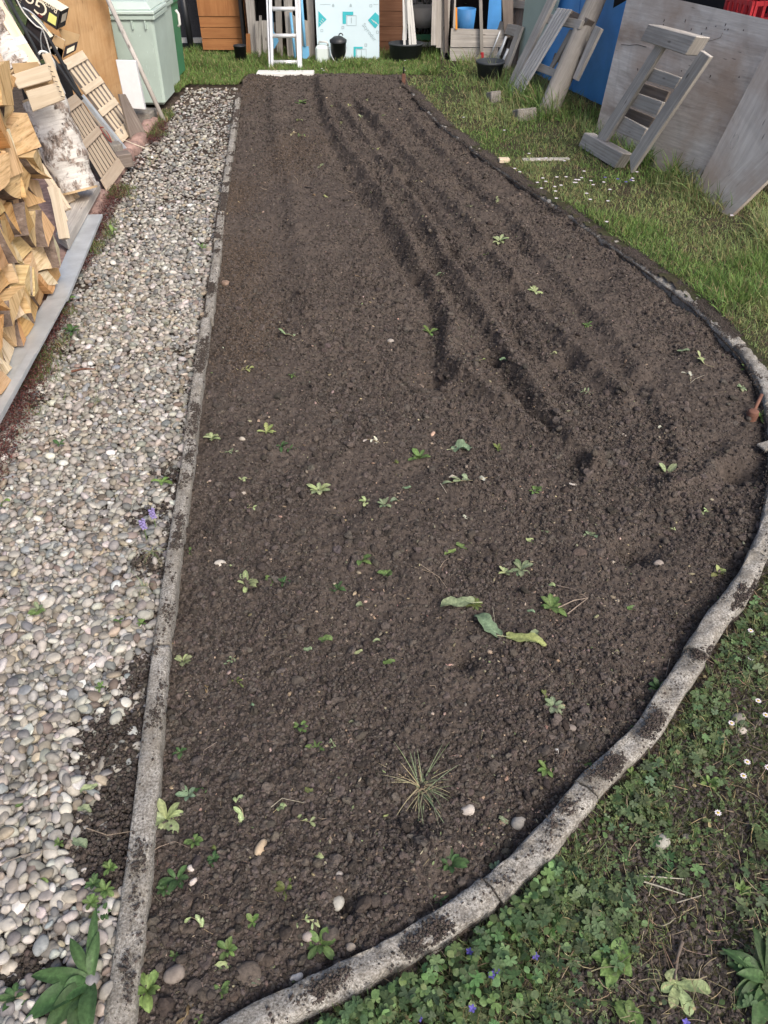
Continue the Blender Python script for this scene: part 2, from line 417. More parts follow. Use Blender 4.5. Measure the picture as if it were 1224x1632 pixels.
def scatter(name, protos, pos, rot, scl, col, mat, smooth=True, label=None, vcol=None, kind='stuff'):
    """one mesh made of many little shapes; returns the object"""
    Vs, Ts, Cs = [], [], []; off = 0; pid = rng.integers(0, len(protos), len(pos))
    for k, (V, T) in enumerate(protos):
        m = np.nonzero(pid == k)[0]
        if not len(m): continue
        A = rot[m] * scl[m][:, None, :]
        W = np.einsum('nij,vj->nvi', A, V) + pos[m][:, None, :]
        Vs.append(W.reshape(-1, 3)); Ts.append((T[None] + (np.arange(len(m)) * len(V))[:, None, None] + off).reshape(-1, 3))
        cc = np.repeat(col[m], len(V), 0)
        if vcol is not None: cc = cc * np.tile(vcol[k], (len(m), 1))
        Cs.append(cc); off += len(m) * len(V)
    me = npmesh(name, np.concatenate(Vs), np.concatenate(Ts), mat, np.concatenate(Cs), smooth)
    o = link(name, me); return tag(o, kind=kind)

# ------------------------------------------------------------------ plan of the garden
right_px = [(330, 1672), (402, 1628), (500, 1580), (620, 1522), (700, 1474), (764, 1430), (838, 1362), (890, 1307), (935, 1252), (1027, 1165), (1062, 1110), (1108, 1045),
            (1145, 985), (1189, 930), (1225, 845), (1243, 760), (1243, 690), (1230, 625), (1200, 565), (1155, 518), (1105, 470), (1030, 415), (950, 362), (880, 315), (790, 255), (705, 190), (652, 134)]
right_c = smooth_line([P(x, y, .05).to_2d()[:] for x, y in right_px], .03)
left_px = [(176, 1700), (190, 1600), (222, 1340), (262, 970), (308, 660), (344, 400), (380, 150)]
left_c = smooth_line([P(x, y, .05).to_2d()[:] for x, y in left_px], .05)
bed = left_c + [P(388, 130, .02).to_2d()[:], P(400, 122, .02).to_2d()[:], P(647, 121, .02).to_2d()[:]] + right_c[::-1]
def arrp(pts): return [tuple(p) for p in pts]
def LP(l): return [P(x, y).to_2d()[:] for x, y in l]
ridges = [  # (pixels, height, half width)
    (LP([(509, 134), (523, 189), (541, 225), (569, 266), (590, 296), (624, 349), (651, 399), (680, 449), (706, 490), (720, 540), (712, 590), (752, 622), (813, 668), (875, 705), (940, 752)]), .055, .050),
    (LP([(575, 170), (606, 205), (640, 240), (668, 280), (712, 322), (745, 362), (790, 420), (838, 480), (890, 540), (935, 590), (1000, 650)]), .040, .045),
    (LP([(540, 170), (580, 225), (625, 280), (668, 345), (705, 410), (745, 470), (785, 530), (815, 585), (867, 660), (911, 718), (950, 750)]), .045, .040),
    (LP([(630, 160), (690, 230), (760, 300), (830, 365), (880, 430), (960, 520), (1010, 590), (1060, 680), (1090, 740)]), .026, .05),
    (LP([(436, 138), (445, 239), (468, 312), (477, 394), (495, 486), (520, 560)]), .022, .07),
    (LP([(1060, 790), (1120, 760), (1180, 720)]), .03, .05),
    (LP([(660, 140), (740, 205), (820, 285), (900, 350), (1000, 430)]), .022, .04),
]
troughs = [
    (LP([(500, 150), (512, 200), (530, 240), (555, 290), (585, 330), (612, 380), (645, 430), (680, 480), (694, 530), (690, 610)]), .045, .045),
    (LP([(556, 155), (590, 205), (620, 250), (655, 300), (690, 350), (722, 400), (765, 460), (815, 520), (860, 580), (915, 640)]), .040, .035),
    (LP([(525, 175), (560, 235), (600, 290), (640, 355), (680, 410), (715, 470), (765, 545), (790, 590), (850, 670), (925, 750)]), .030, .035),
    (LP([(420, 150), (425, 250), (440, 330), (450, 420), (440, 520)]), .020, .07),
    (LP([(640, 190), (700, 260), (780, 335), (850, 420), (930, 510)]), .022, .04),
    (LP([(1160, 800), (1100, 830), (1010, 885)]), .03, .06),
]
hollows = [(688, 611, .06, .05), (787, 575, .05, .05), (927, 742, .075, .05), (665, 445, .07, .05), (530, 225, .06, .06), (690, 425, .04, .05), (870, 495, .035, .05), (1165, 755, .06, .06),
           (1000, 880, .045, .06), (560, 820, .03, .05), (735, 1060, .04, .035), (820, 400, .04, .07), (960, 440, .05, .07), (1100, 480, .05, .09), (640, 290, .05, .06), (1060, 560, .04, .07),
           (775, 405, .05, .06), (820, 470, .05, .05), (740, 300, .05, .07), (720, 240, .05, .07), (900, 585, .04, .05), (1030, 620, .03, .06), (548, 1445, .05, .03), (690, 1360, -.03, .04), (590, 1170, .02, .07)]
hol = [(P(a, b).x, P(a, b).y, c, d) for a, b, c, d in hollows]
def soil_h(x, y, fine=True):
    z = .018 + .046 * (fbm(x * 3.2, y * 3.2, 3, 3) - .5) + .034 * (fbm(x * 10, y * 10, 9, 3) - .5)
    wig = .02 * (fbm(x * 5, y * 5, 21, 2) - .5) + .022 * (fbm(x * 22, y * 22, 27, 2) - .5)
    for pts, h, w in ridges:
        d, al = dpoly(x + wig, y, pts)
        z = z + 1.2 * h * (.6 + .6 * vn(al * 5, al * 0 + h * 100, 5)) * np.exp(-(d / (w * .8)) ** 2)
    for pts, h, w in troughs:
        d, al = dpoly(x + wig, y, pts)
        z = z - .92 * h * (.35 + 1.1 * vn(al * 6, al * 0 + w * 77, 6) ** 1.3) * np.exp(-(d / w) ** 2)
    for a, b, h, w in hol:
        z = z - 1.05 * h * np.exp(-((x - a) ** 2 + (y - b) ** 2) / (w * w))
    dr, _ = dpoly(x, y, right_c[::4]); 
    z = z - .020 * np.exp(-(dr / .16) ** 2) * sstep(1.9, 2.8, y) * sstep(6.5, 4.5, y) - .012 * np.exp(-(dr / .1) ** 2)
    dl, _ = dpoly(x, y, left_c[::6]); z = z - .02 * np.exp(-(dl / .12) ** 2) + .03 * np.exp(-(dl / .07) ** 2) * (vn(y * 1.3, y * 0, 44) > .62)
    if fine:
        qx = x + .016 * (fbm(x * 38, y * 38, 141, 3) - .5); y = y + .016 * (fbm(x * 38, y * 38, 147, 3) - .5); x = qx
        lump = sstep(.42, .66, fbm(x * 2.1, y * 2.1, 31, 3))
        z = z + crumbs(x, y, .10, 45, .05, .34) * .45 * lump * sstep(1.0, 2.5, y) + crumbs(x, y, .055, 51, .08, .33) * (.3 + .8 * lump) + crumbs(x, y, .024, 61, .2, .55) * (.6 + .5 * lump) + crumbs(x, y, .0105, 71, .3, .62) * 1.0
        z = z + .004 * (fbm(x * 90, y * 90, 81, 2) - .5)
    z = z + .02 * sstep(7.9, 8.5, y)
    return z
def sh(x, y): return float(soil_h(np.array([x]), np.array([y]), False)[0])
def lawn_h(x, y):
    return .008 + .028 * sstep(2.0, 3.6, y) - .02 * sstep(7.9, 8.4, y) + .022 * (fbm(x * 2.5, y * 2.5, 91, 4) - .5) + .008 * (fbm(x * 30, y * 30, 95, 2) - .5)

# ground, far and wide
gx = np.linspace(-40, 40, 41); X, Y = np.meshgrid(gx, gx); Z = -.09 + 0 * X
def gridmesh(X, Y, Z, keep=None):
    ny, nx = X.shape; V = np.stack([X, Y, Z], -1).reshape(-1, 3)
    a = np.arange(ny * nx).reshape(ny, nx); Q = np.stack([a[:-1, :-1], a[:-1, 1:], a[1:, 1:], a[1:, :-1]], -1).reshape(-1, 4)
    if keep is not None:
        k = keep.reshape(-1)[Q].any(1); Q = Q[k]; u, inv = np.unique(Q, return_inverse=True); V = V[u]; Q = inv.reshape(Q.shape)
    return V, Q
V, Q = gridmesh(X, Y, Z); tgr = NT('distant_grass_ground', .95, .1); vv = tgr.coord(); tgr.col(tgr.ramp(tgr.noise(vv, 6, 6), [(.35, (.035, .05, .018)), (.65, (.07, .09, .035))]))
tag(link('ground', npmesh('ground', V, Q, tgr.m)), kind='structure')

# soil sheet of the bed, finer toward the camera
ys = [.12]
while ys[-1] < 8.7: ys.append(ys[-1] + .0026 + .0017 * max(0, ys[-1] - .4))
ys = np.array(ys); xs = np.arange(-1.6, 2.0, .0044)
X, Y = np.meshgrid(xs, ys)
keep = inpoly(X, Y, bed)
dB, _ = dpoly(X, Y, bed[::3] + [bed[0]]); keep |= dB < .03
Z = np.full(X.shape, -.05); m = keep | (dB < .05); Z[m] = soil_h(X[m], Y[m])
V, Q = gridmesh(X, Y, Z, keep)
tag(link('garden_soil', npmesh('garden_soil', V, Q, M['soil'])), kind='structure')

# lawn earth around the bed
xs2 = np.arange(-2.6, 4.2, .022); ys2 = np.arange(.05, 11.5, .022); X, Y = np.meshgrid(xs2, ys2)
inb = inpoly(X, Y, bed); lx = np.interp(Y, [p[1] for p in left_c], [p[0] for p in left_c]); back = Y > P(395, 128).y - .1
keep = ((X > lx) | back) & ~inb
Z = lawn_h(X, Y)
V, Q = gridmesh(X, Y, Z, keep); tl = NT('lawn_earth', .95, .1); vv = tl.coord()
c = tl.ramp(tl.noise(vv, 60, 6, .7), [(.3, (.03, .023, .017)), (.7, (.085, .068, .048))])
c = tl.mix(tl.ramp(tl.noise(vv, 5, 5), [(.4, (0, 0, 0)), (.6, (.6, .6, .6))]), c, (.04, .06, .02)); tl.col(c); tl.bump(tl.noise(vv, 200, 3), .004)
tag(link('lawn', npmesh('lawn', V, Q, tl.m)), kind='structure')

# bed of dark dirt under the gravel
xs3 = np.arange(-3.6, .0, .03); ys3 = np.arange(.05, 9.3, .03); X, Y = np.meshgrid(xs3, ys3)
lx = np.interp(Y, [p[1] for p in left_c], [p[0] for p in left_c]); keep = (X < lx + .0) & (Y < P(395, 128).y + .05)
V, Q = gridmesh(X, Y, -.012 + .012 * (fbm(X * 12, Y * 12, 5, 3) - .5), keep)
tag(link('gravel_path_base', npmesh('gravel_path_base', V, Q, M['path_dirt'])), kind='structure')

# ------------------------------------------------------------------ crumbs of soil
ico1 = icos(1, 10, .38, 3); ico2 = icos(2, 10, .3, 4); ico3 = icos(3, 8, .14, 5)
def soilcol(n, lo=.45, hi=1.6):
    b = rng.uniform(lo, hi, n)[:, None] * np.array([.083, .0700, .0620]); b *= 1 + rng.normal(0, .022, (n, 3)); return np.clip(b, .01, .4)
def pxsample(n, x0, x1, y0, y1): return rng.uniform(x0, x1, n), rng.uniform(y0, y1, n)
def crumb_layer(name, n, smin, smax, ex, protos, ybias=False, sink=.35):
    px, py = pxsample(n, 120, 1300, 122, 1690); x, y = PG(px, py, .02)
    k = inpoly(x, y, bed); x, y = x[k], y[k]
    lump = fbm(x * 2.1, y * 2.1, 31, 3); k = rng.random(len(x)) < .35 + 1.3 * sstep(.4, .62, lump); x, y = x[k], y[k]; n = len(x)
    pix = 1 / (pxm(x, y) * 768 / 1224)
    s = smin + (smax - smin) * rng.random(n) ** ex; s = np.maximum(s, pix * .95)
    z = soil_h(x, y) + s * (1 - sink) * .4
    pos = np.stack([x, y, z], -1); yaw = rng.uniform(0, 6.28, n)
    scl = np.stack([s * rng.uniform(.8, 1.3, n), s * rng.uniform(.7, 1.1, n), s * rng.uniform(.6, .95, n)], -1)
    return scatter(name, protos, pos, rotm(yaw, rng.uniform(0, .8, n), rng.uniform(0, 6.28, n)), scl, soilcol(n), M['crumb'], False)
crumb_layer('loose_soil_crumbs', 270000, .0015, .0056, 2.0, ico1)
crumb_layer('soil_clods', 5200, .0045, .011, 2.4, icos(2, 14, .42, 24), False, .1)
px, py = pxsample(9000, 330, 1240, 135, 900); x, y = PG(px, py, .02); k = inpoly(x, y, bed); x, y = x[k], y[k]; k = rng.random(len(x)) < .12 + 1.2 * sstep(.44, .62, fbm(x * 2.4, y * 2.4, 433, 3)); x, y = x[k], y[k]; n = len(x)
s = .0055 + .011 * rng.random(n) ** 3.2
scatter('mid_bed_clods', icos(2, 12, .5, 58), np.stack([x, y, soil_h(x, y) + s * .1], -1), rotm(rng.uniform(0, 6.28, n), rng.uniform(0, .7, n), rng.uniform(0, 6.28, n)), np.stack([s, s * .8, s * .75], -1), soilcol(n, .6, 1.4), M['crumb'], False)
px, py = pxsample(700, 150, 1000, 900, 1650); x, y = PG(px, py, .02); k = inpoly(x, y, bed); x, y = x[k], y[k]; n = len(x)
s = .005 + .010 * rng.random(n) ** 5
scatter('larger_soil_clods', icos(2, 12, .5, 8), np.stack([x, y, soil_h(x, y) + s * .1], -1), rotm(rng.uniform(0, 6.28, n), rng.uniform(0, .7, n), rng.uniform(0, 6.28, n)), np.stack([s, s * .85, s * .75], -1), soilcol(n, .7, 1.4), M['crumb'], False)
# pale specks: grit, root crumbs, dry bits
px, py = pxsample(5200, 150, 1250, 125, 1650); x, y = PG(px, py, .02); k = inpoly(x, y, bed); x, y = x[k], y[k]
k = rng.random(len(x)) < .22 + .9 * sstep(.5, .62, fbm(x * 1.7, y * 1.7, 131, 3)); x, y = x[k], y[k]; n = len(x)
pix = 1 / (pxm(x, y) * 768 / 1224); s = np.maximum(.0016 + .0042 * rng.random(n) ** 3, pix * .55)
col = np.array([.30, .24, .18]) * rng.uniform(.4, 1.5, (n, 1)) * (1 + rng.normal(0, .08, (n, 3)))
scatter('pale_grit_on_soil', ico1, np.stack([x, y, soil_h(x, y) + .002], -1), rotm(rng.uniform(0, 6.28, n), rng.uniform(0, .6, n), rng.uniform(0, 6.28, n)), np.stack([s * rng.uniform(1, 2.2, n), s, s * .6], -1), np.clip(col, .02, .7), M['crumb'])

for a, b, w, n0 in [(372, 440, .16, 5000), (368, 320, .14, 3000), (470, 250, .2, 4000), (400, 540, .12, 2500), (400, 140, .25, 3000)]:
    c_ = P(a, b); x = c_.x + rng.normal(0, w * .6, n0); y = c_.y + rng.normal(0, w * 1.6, n0); k = inpoly(x, y, bed); x, y = x[k], y[k]; n = len(x); pix = 1 / (pxm(x, y) * 768 / 1224); s = np.maximum(.002 + .003 * rng.random(n), pix * .5)
    scatter('sandy_crumbs', ico1, np.stack([x, y, soil_h(x, y) + .002], -1), rotm(rng.uniform(0, 6.28, n), rng.uniform(0, .6, n), rng.uniform(0, 6.28, n)), np.stack([s, s, s * .7], -1), np.array([.125, .096, .075]) * rng.uniform(.5, 1.2, (n, 1)), M['crumb'], False)

# ------------------------------------------------------------------ gravel: pebbles dropped one by one onto a height map
kerb_px = [(262, 186), (240, 222), (205, 265), (168, 335), (120, 425), (60, 560), (0, 700), (-90, 880), (-200, 1150)]
kerb = LP(kerb_px); kerb = kerb + [(kerb[-1][0], .1)]
gp = LP([(300, 140), (378, 140)]) + [(p[0] - .03, p[1]) for p in left_c[::-1]] + [(left_c[0][0], .1)] + kerb[::-1]
gx0, gy0, res = -3.2, .1, .005; GH = np.zeros((1800, 640)) - .008
PAL = np.array([(.46, .43, .38), (.54, .50, .44), (.36, .34, .30), (.30, .30, .285), (.42, .36, .29), (.62, .59, .54), (.24, .245, .25), (.36, .29, .23), (.46, .38, .26), (.30, .33, .345), (.70, .69, .66), (.27, .20, .16)])
PAL = PAL * .72 + PAL.mean(1, keepdims=True) * .28 * np.array([1.03, 1.0, .92]); PW = np.array([18, 15, 16, 10, 9, 10, 6, 5, 4, 4, 3, 2.]); PW /= PW.sum()
dirtpatch = [(P(a, b).x, P(a, b).y, w) for a, b, w in [(185, 1180, .12), (205, 1290, .10), (150, 1330, .10), (170, 1385, .08), (225, 1080, .06), (232, 900, .06), (240, 820, .06), (285, 560, .05), (90, 1565, .05), (60, 1520, .04), (20, 1560, .05), (215, 1400, .07), (262, 760, .05), (95, 560, .07), (60, 640, .06), (130, 455, .08)]]
pos_, rot_, scl_, col_ = [], [], [], []
def drop(n, smin, smax, ex, keepfn=None):
    pxs, pys = pxsample(n * 3, -110, 385, 136, 1720)
    # even over the real ground, denser only where seen: accept by true area
    x, y = PG(pxs, pys); w = (1 / pxm(x, y)) ** 2; w = w / w.max()
    acc = rng.random(len(x)) < np.clip(w * 3.2 + .10, 0, 1)
    x, y = x[acc], y[acc]; k = inpoly(x, y, gp); x, y = x[k], y[k]
    dp = np.ones(len(x))
    for a, b, ww in dirtpatch: dp *= 1 - .88 * np.exp(-((x - a) ** 2 + (y - b) ** 2) / (ww * ww))
    k = rng.random(len(x)) < dp; x, y = x[k][:n], y[k][:n]; n = len(x)
    a_ = (smin + (smax - smin) * rng.random(n) ** ex) / 2; asp = rng.uniform(.58, .92, n); fl = rng.uniform(.34, .66, n)
    for i in range(n):
        A = a_[i]; B = A * asp[i]; Cc = A * fl[i]; best = None
        for t in range(4):
            xx = x[i] + random.uniform(-.02, .02); yy = y[i] + random.uniform(-.02, .02)
            j, r = int((xx - gx0) / res), int((yy - gy0) / res); q = max(1, int(B * .8 / res))
            if j - q < 0 or r - q < 0 or j + q + 1 >= GH.shape[1] or r + q + 1 >= GH.shape[0]: continue
            hh = GH[r - q:r + q + 1, j - q:j + q + 1]; v = hh.mean() * .6 + hh.max() * .4
            if best is None or v < best[0]: best = (v, xx, yy, r, j, q, hh)
        if best is None: continue
        v, xx, yy, r, j, q, hh = best
        if v > .035: continue
        gyx = (hh[-1].mean() - hh[0].mean(), hh[:, -1].mean() - hh[:, 0].mean()); span = 2 * q * res
        slope = min(.55, math.hypot(*gyx) / span * .6); taz = math.atan2(-gyx[0], -gyx[1]); 
        yaw = random.uniform(0, 6.28); zc = v + Cc * .72
        pos_.append((xx, yy, zc)); rot_.append((yaw, slope + abs(random.gauss(0, .12)), taz)); scl_.append((A, B, Cc))
        q2 = max(1, int(A * 1.0 / res)); Yg, Xg = np.mgrid[-q2:q2 + 1, -q2:q2 + 1] * res
        cx, sx = math.cos(yaw), math.sin(yaw); u = (Xg * cx + Yg * sx) / A; w_ = (-Xg * sx + Yg * cx) / B
        e = 1 - u * u - w_ * w_; m_ = e > 0; top = zc + Cc * np.sqrt(np.maximum(e, 0)) * .9
        s0, s1, s2, s3 = r - q2, r + q2 + 1, j - q2, j + q2 + 1
        if s0 < 0 or s2 < 0 or s1 > GH.shape[0] or s3 > GH.shape[1]: continue
        sub = GH[s0:s1, s2:s3]; sub[m_] = np.maximum(sub[m_], top[m_])
drop(12000, .010, .021, 1.0)
drop(23000, .015, .038, 1.7)
pos_ = np.array(pos_); rr_ = np.array(rot_); scl_ = np.array(scl_); n = len(pos_)
ci = rng.choice(len(PAL), n, p=PW); col_ = PAL[ci] * .76 * rng.uniform(.6, 1.25, (n, 1)) * (1 + rng.normal(0, .025, (n, 3)))
near = pos_[:, 1] < 1.55
RM = rotm(rr_[:, 0], rr_[:, 1], rr_[:, 2])
for nm, mk, pr in (('gravel', near, icos(3, 12, .19, 35)), ('gravel_further_along', ~near, icos(2, 10, .2, 15))):
    scatter(nm, pr, pos_[mk], RM[mk], scl_[mk], np.clip(col_[mk], .03, .85), M['pebble'])
# dirt crumbs worked into the path
px, py = pxsample(60000, -40, 345, 500, 1680); x, y = PG(px, py); k = inpoly(x, y, gp); x, y = x[k], y[k]
w = np.zeros(len(x)) + .04
for a, b, ww in dirtpatch: w = np.maximum(w, 1.0 * np.exp(-((x - a) ** 2 + (y - b) ** 2) / (ww * ww)))
dl, _ = dpoly(x, y, left_c[::4]); w = np.maximum(w, .9 * np.exp(-(dl / .06) ** 2))
k = rng.random(len(x)) < w; x, y, w = x[k], y[k], w[k]; n = len(x); s = .002 + .006 * rng.random(n) ** 2
scatter('dirt_on_gravel', ico1, np.stack([x, y, .004 + .016 * w * rng.random(n)], -1), rotm(rng.uniform(0, 6.28, n), rng.uniform(0, .8, n), rng.uniform(0, 6.28, n)), np.stack([s, s * .9, s * .7], -1), soilcol(n, .6, 1.3), M['crumb'])

# ------------------------------------------------------------------ edging stones
def edging(line, width, lens, mat, labelf, group, top=.05, rough=.006, rnd=.25, seed=0, wfun=None):
    pts = [Vector((a, b, 0)) for a, b in line]; L = [0]
    for a, b in zip(pts[:-1], pts[1:]): L.append(L[-1] + (b - a).length)
    def at(s):
        s = max(0, min(L[-1] - 1e-6, s)); i = int(np.searchsorted(L, s)) - 1; i = max(0, min(len(pts) - 2, i)); t = (s - L[i]) / (L[i + 1] - L[i]); return pts[i].lerp(pts[i + 1], t)
    s = 0; k = 0; rd = random.Random(seed)
    while s < L[-1] - .1:
        e = min(L[-1], s + lens(k, s)); n = max(4, int((e - s - .006) / .012)); rows = []
        dz = rd.uniform(-.008, .006); dx = rd.uniform(-.005, .005)
        for i in range(n + 1):
            q = s + .003 + (e - s - .006) * i / n; c = at(q); t = (at(q + .02) - at(q - .02)).normalized(); sd = Vector((t.y, -t.x, 0))
            w = (wfun(q) if wfun else width) / 2; row = []
            prof = [(-1, -.12), (-1.0, -.03), (-.97, -.010), (-.86, -.003), (-.5, .0), (0, .001), (.5, .0), (.86, -.003), (.97, -.010), (1.0, -.03), (1.02, -.12)]
            for j, (a, b) in enumerate(prof):
                nz = fbm(np.array([q * 16 + a * 1.5]), np.array([a * 2.5 + seed + j * .3]), 7, 3)[0] - .5
                nz2 = fbm(np.array([q * 60]), np.array([j * 1.7 + seed]), 9, 2)[0] - .5
                dd_ = -.020 * min(1, max(0, (c.y - 2.2) / 1.2)) if width > .06 else 0
                row.append(c + Vector((0, 0, dd_)) + sd * (a * w + dx + nz * rough * 1.4) + Vector((0, 0, top + b + dz + (nz * rough * 2.4 + nz2 * rough * 1.6) * (j > 0) * (j < 10))))
            rows.append(row)
        V = np.array([v[:] for r_ in rows for v in r_]); m_ = len(rows[0]); Q = []
        for i in range(n):
            for j in range(m_ - 1): Q.append((i * m_ + j, i * m_ + j + 1, (i + 1) * m_ + j + 1, (i + 1) * m_ + j))
        me = npmesh('edging_stone', V, np.array(Q), mat)
        bm = bmesh.new(); bm.from_mesh(me); bm.verts.ensure_lookup_table()
        bm.faces.new([bm.verts[j] for j in range(m_)]); bm.faces.new([bm.verts[n * m_ + j] for j in range(m_)][::-1]); bmesh.ops.recalc_face_normals(bm, faces=bm.faces); bm.to_mesh(me); bm.free()
        cc = at((s + e) / 2)
        o = link('edging_stone', me, None, (cc.x, cc.y, top - .12)); tag(o, labelf(k), 'edging stone', group); s = e; k += 1
ordn = ['nearest', 'second', 'third', 'fourth', 'fifth', 'sixth', 'seventh', 'eighth', 'ninth', 'tenth', 'eleventh', 'twelfth', 'thirteenth', 'fourteenth', 'fifteenth', 'sixteenth', 'seventeenth', 'eighteenth', 'nineteenth', 'twentieth', 'twenty-first', 'twenty-second', 'twenty-third', 'twenty-fourth', 'twenty-fifth', 'twenty-sixth']
edging(left_c, .058, lambda k, s: .98, M['conc'], lambda k: f'{ordn[k]} straight concrete edging stone from the camera, between gravel path and soil', 'straight edging stones along the gravel path', .05, .005, seed=3,
       wfun=lambda q: .062 - .017 * min(1, q / 1.1))
edging(right_c, .062, lambda k, s: [.62, .34, .55, .5, .5, .45, .5, .6][k % 8], M['conc'], lambda k: f'{ordn[k]} curved concrete edging stone from the bottom of the photo, between soil and lawn', 'curved edging stones between soil and lawn', .05, .009, seed=9)
# dirt lying on the edging
def dirt_on(line, n, half, off, thr, seed, z=.052, nm='dirt_on_edging'):
    ln = np.array(line); k = rng.integers(0, len(ln) - 1, n); t = rng.random(n)[:, None]; p = ln[k] * (1 - t) + ln[k + 1] * t
    d = ln[k + 1] - ln[k]; d /= np.hypot(d[:, 0], d[:, 1])[:, None]; u = off + rng.normal(0, .5, n) * half; p = p + np.stack([d[:, 1], -d[:, 0]], -1) * u[:, None]
    f = fbm(p[:, 0] * 9, p[:, 1] * 9, seed, 3); m_ = (rng.random(n) < sstep(thr - .07, thr + .12, f) ** 2 * .8 + .025) & (np.abs(u) < half * 1.3); p = p[m_]; f = f[m_]; n = len(p); s = .0012 + .0030 * rng.random(n) ** 2.5; s = np.maximum(s, .5 / (pxm(p[:, 0], p[:, 1]) * .627))
    z_ = z + rng.random(n) * .006 * np.clip((f - thr) / .12, 0, 1) - .001
    scatter(nm, ico1, np.stack([p[:, 0], p[:, 1], z_], -1), rotm(rng.uniform(0, 6.28, n), rng.uniform(0, .8, n), rng.uniform(0, 6.28, n)), np.stack([s, s * .9, s * .7], -1), soilcol(n, .7, 1.3), M['crumb'])
cut = [p for p in right_c if p[1] < 1.9]
dirt_on(cut, 24000, .024, .008, .57, 5)
dirt_on([p for p in right_c if p[1] > 1.9], 60000, .05, .01, .42, 6, .036, 'dirt_on_far_edging')
dirt_on([p for p in right_c if p[1] > 1.9], 60000, .03, -.045, .30, 16, .012, 'dirt_against_far_edging')
dirt_on(left_c, 26000, .024, .006, .53, 7, .051, 'dirt_on_straight_edging')

# ------------------------------------------------------------------ greenery
def blades(n, segs=3, seed=1):
    r = np.random.default_rng(seed); out = []
    for _ in range(n):
        bend = r.uniform(.1, .9); V = []; T = []
        for i in range(segs):
            t = i / segs; w = .5 * (1 - t ** 1.6 * .6); z = t * (1 - .35 * bend * t); x = bend * t * t * .8
            V += [(x, -w, z), (x + .02, w, z)]
        V.append((bend * .8, 0, 1 - .35 * bend)); k = len(V) - 1
        for i in range(segs - 1): T += [(2 * i, 2 * i + 1, 2 * i + 3), (2 * i, 2 * i + 3, 2 * i + 2)]
        T.append((2 * segs - 2, 2 * segs - 1, k)); out.append((np.array(V), np.array(T)))
    return out
def lobed(n, lobes, inner, lw, seed, stem=.5, fold=.25):
    """palmate leaf of several leaflets held flat on a short stalk"""
    r = np.random.default_rng(seed); out = []
    for _ in range(n):
        V = []; T = []
        for k in range(lobes):
            a = 2 * math.pi * k / lobes * (1 if lobes < 5 else .82) + r.uniform(-.15, .15); L = r.uniform(.8, 1.05); c, s_ = math.cos(a), math.sin(a); dz = r.uniform(-.15, .1)
            b = len(V); prof = [(0.05, .02), (.4, lw * .8), (.75, lw), (.95, lw * .6), (1.0, .0)]
            V.append((0, 0, 0))
            for t, w in prof[:-1]:
                for sg in (-1, 1): V.append((c * t * L - s_ * w * sg, s_ * t * L + c * w * sg, dz * t + fold * w))
                V.append((c * t * L, s_ * t * L, dz * t))
            V.append((c * L, s_ * L, dz))
            for i in range(3):
                o = b + 1 + 3 * i
                T += [(o, o + 2, o + 5), (o, o + 5, o + 3), (o + 2, o + 1, o + 4), (o + 2, o + 4, o + 5)]
            o = b + 10; T += [(o, o + 2, b + 13), (o + 2, o + 1, b + 13)]
        out.append((np.array(V), np.array(T)))
    return out
def oval(n, seed):
    out = []; r = np.random.default_rng(seed)
    for _ in range(n):
        w = r.uniform(.28, .45); f = r.uniform(.05, .35); V = [(0, 0, 0)]; T = []
        for t, k in ((.3, .8), (.6, 1), (.85, .65)): V += [(t, -w * k, f * w), (t, 0, .12 * t), (t, w * k, f * w)]
        V.append((1.02, 0, .02)); T = [(0, 1, 2), (0, 2, 3)]
        for i in (1, 4): T += [(i, i + 3, i + 4), (i, i + 4, i + 1), (i + 1, i + 4, i + 5), (i + 1, i + 5, i + 2)]
        T += [(7, 10, 8), (8, 10, 9)]; out.append((np.array(V), np.array(T)))
    return out
BL = blades(8); CL = lobed(5, 3, .1, .42, 2); CQ = lobed(5, 6, .1, .24, 3); OV = oval(6, 4)
def greens(n, base, var=.3, dry=0.0):
    c = np.array(base) * rng.uniform(1 - var, 1 + var, (n, 1)) * (1 + rng.normal(0, .08, (n, 3)))
    if dry:
        m_ = rng.random(n) < dry; c[m_] = np.array([.36, .30, .16]) * rng.uniform(.5, 1.2, (m_.sum(), 1))
    return np.clip(c, .005, .8)
rb0, rb1 = P(1160, 352, .0), P(945, 228, .0)              # foot of the leaning boards on the right
rdir = (rb1 - rb0).to_2d().normalized()
RB = [(rb0.x - rdir.x * 4, rb0.y - rdir.y * 4), (rb0.x + rdir.x * 6, rb0.y + rdir.y * 6)]
lawnpoly = [(-2.2, 9.0 * 0 + P(395, 128).y - .02)]
def lawn_pts(n, x0, x1, y0, y1):
    px, py = pxsample(n, x0, x1, y0, y1); x, y = PG(px, py, .02); dd, _ = dpoly(x, y, right_c[::3])
    k = ~inpoly(x, y, bed) & ((dd > .045) | (y > 8)); lx = np.interp(y, [p[1] for p in left_c], [p[0] for p in left_c])
    k &= (x > lx) | (y > P(395, 128).y - .02); return x[k], y[k]
def grass_field(name, x, y, lmin, lmax, wmin, base, dry, spread=.5, var=.35, protos=BL, lf=None):
    n = len(x); pix = 1 / (pxm(x, y) * 768 / 1224); L = lmin + (lmax - lmin) * rng.random(n) ** 1.5
    if lf is not None: L = L * lf
    W = np.maximum(wmin * rng.uniform(.7, 1.4, n), pix * .55)
    o = scatter(name, protos, np.stack([x, y, lawn_h(x, y) - .003], -1), rotm(rng.uniform(0, 6.28, n), np.abs(rng.normal(0, spread, n)), rng.uniform(0, 6.28, n)), np.stack([L, W, L], -1), greens(n, base, var, dry), M['grass'], False)
    return tag(o, kind='stuff')
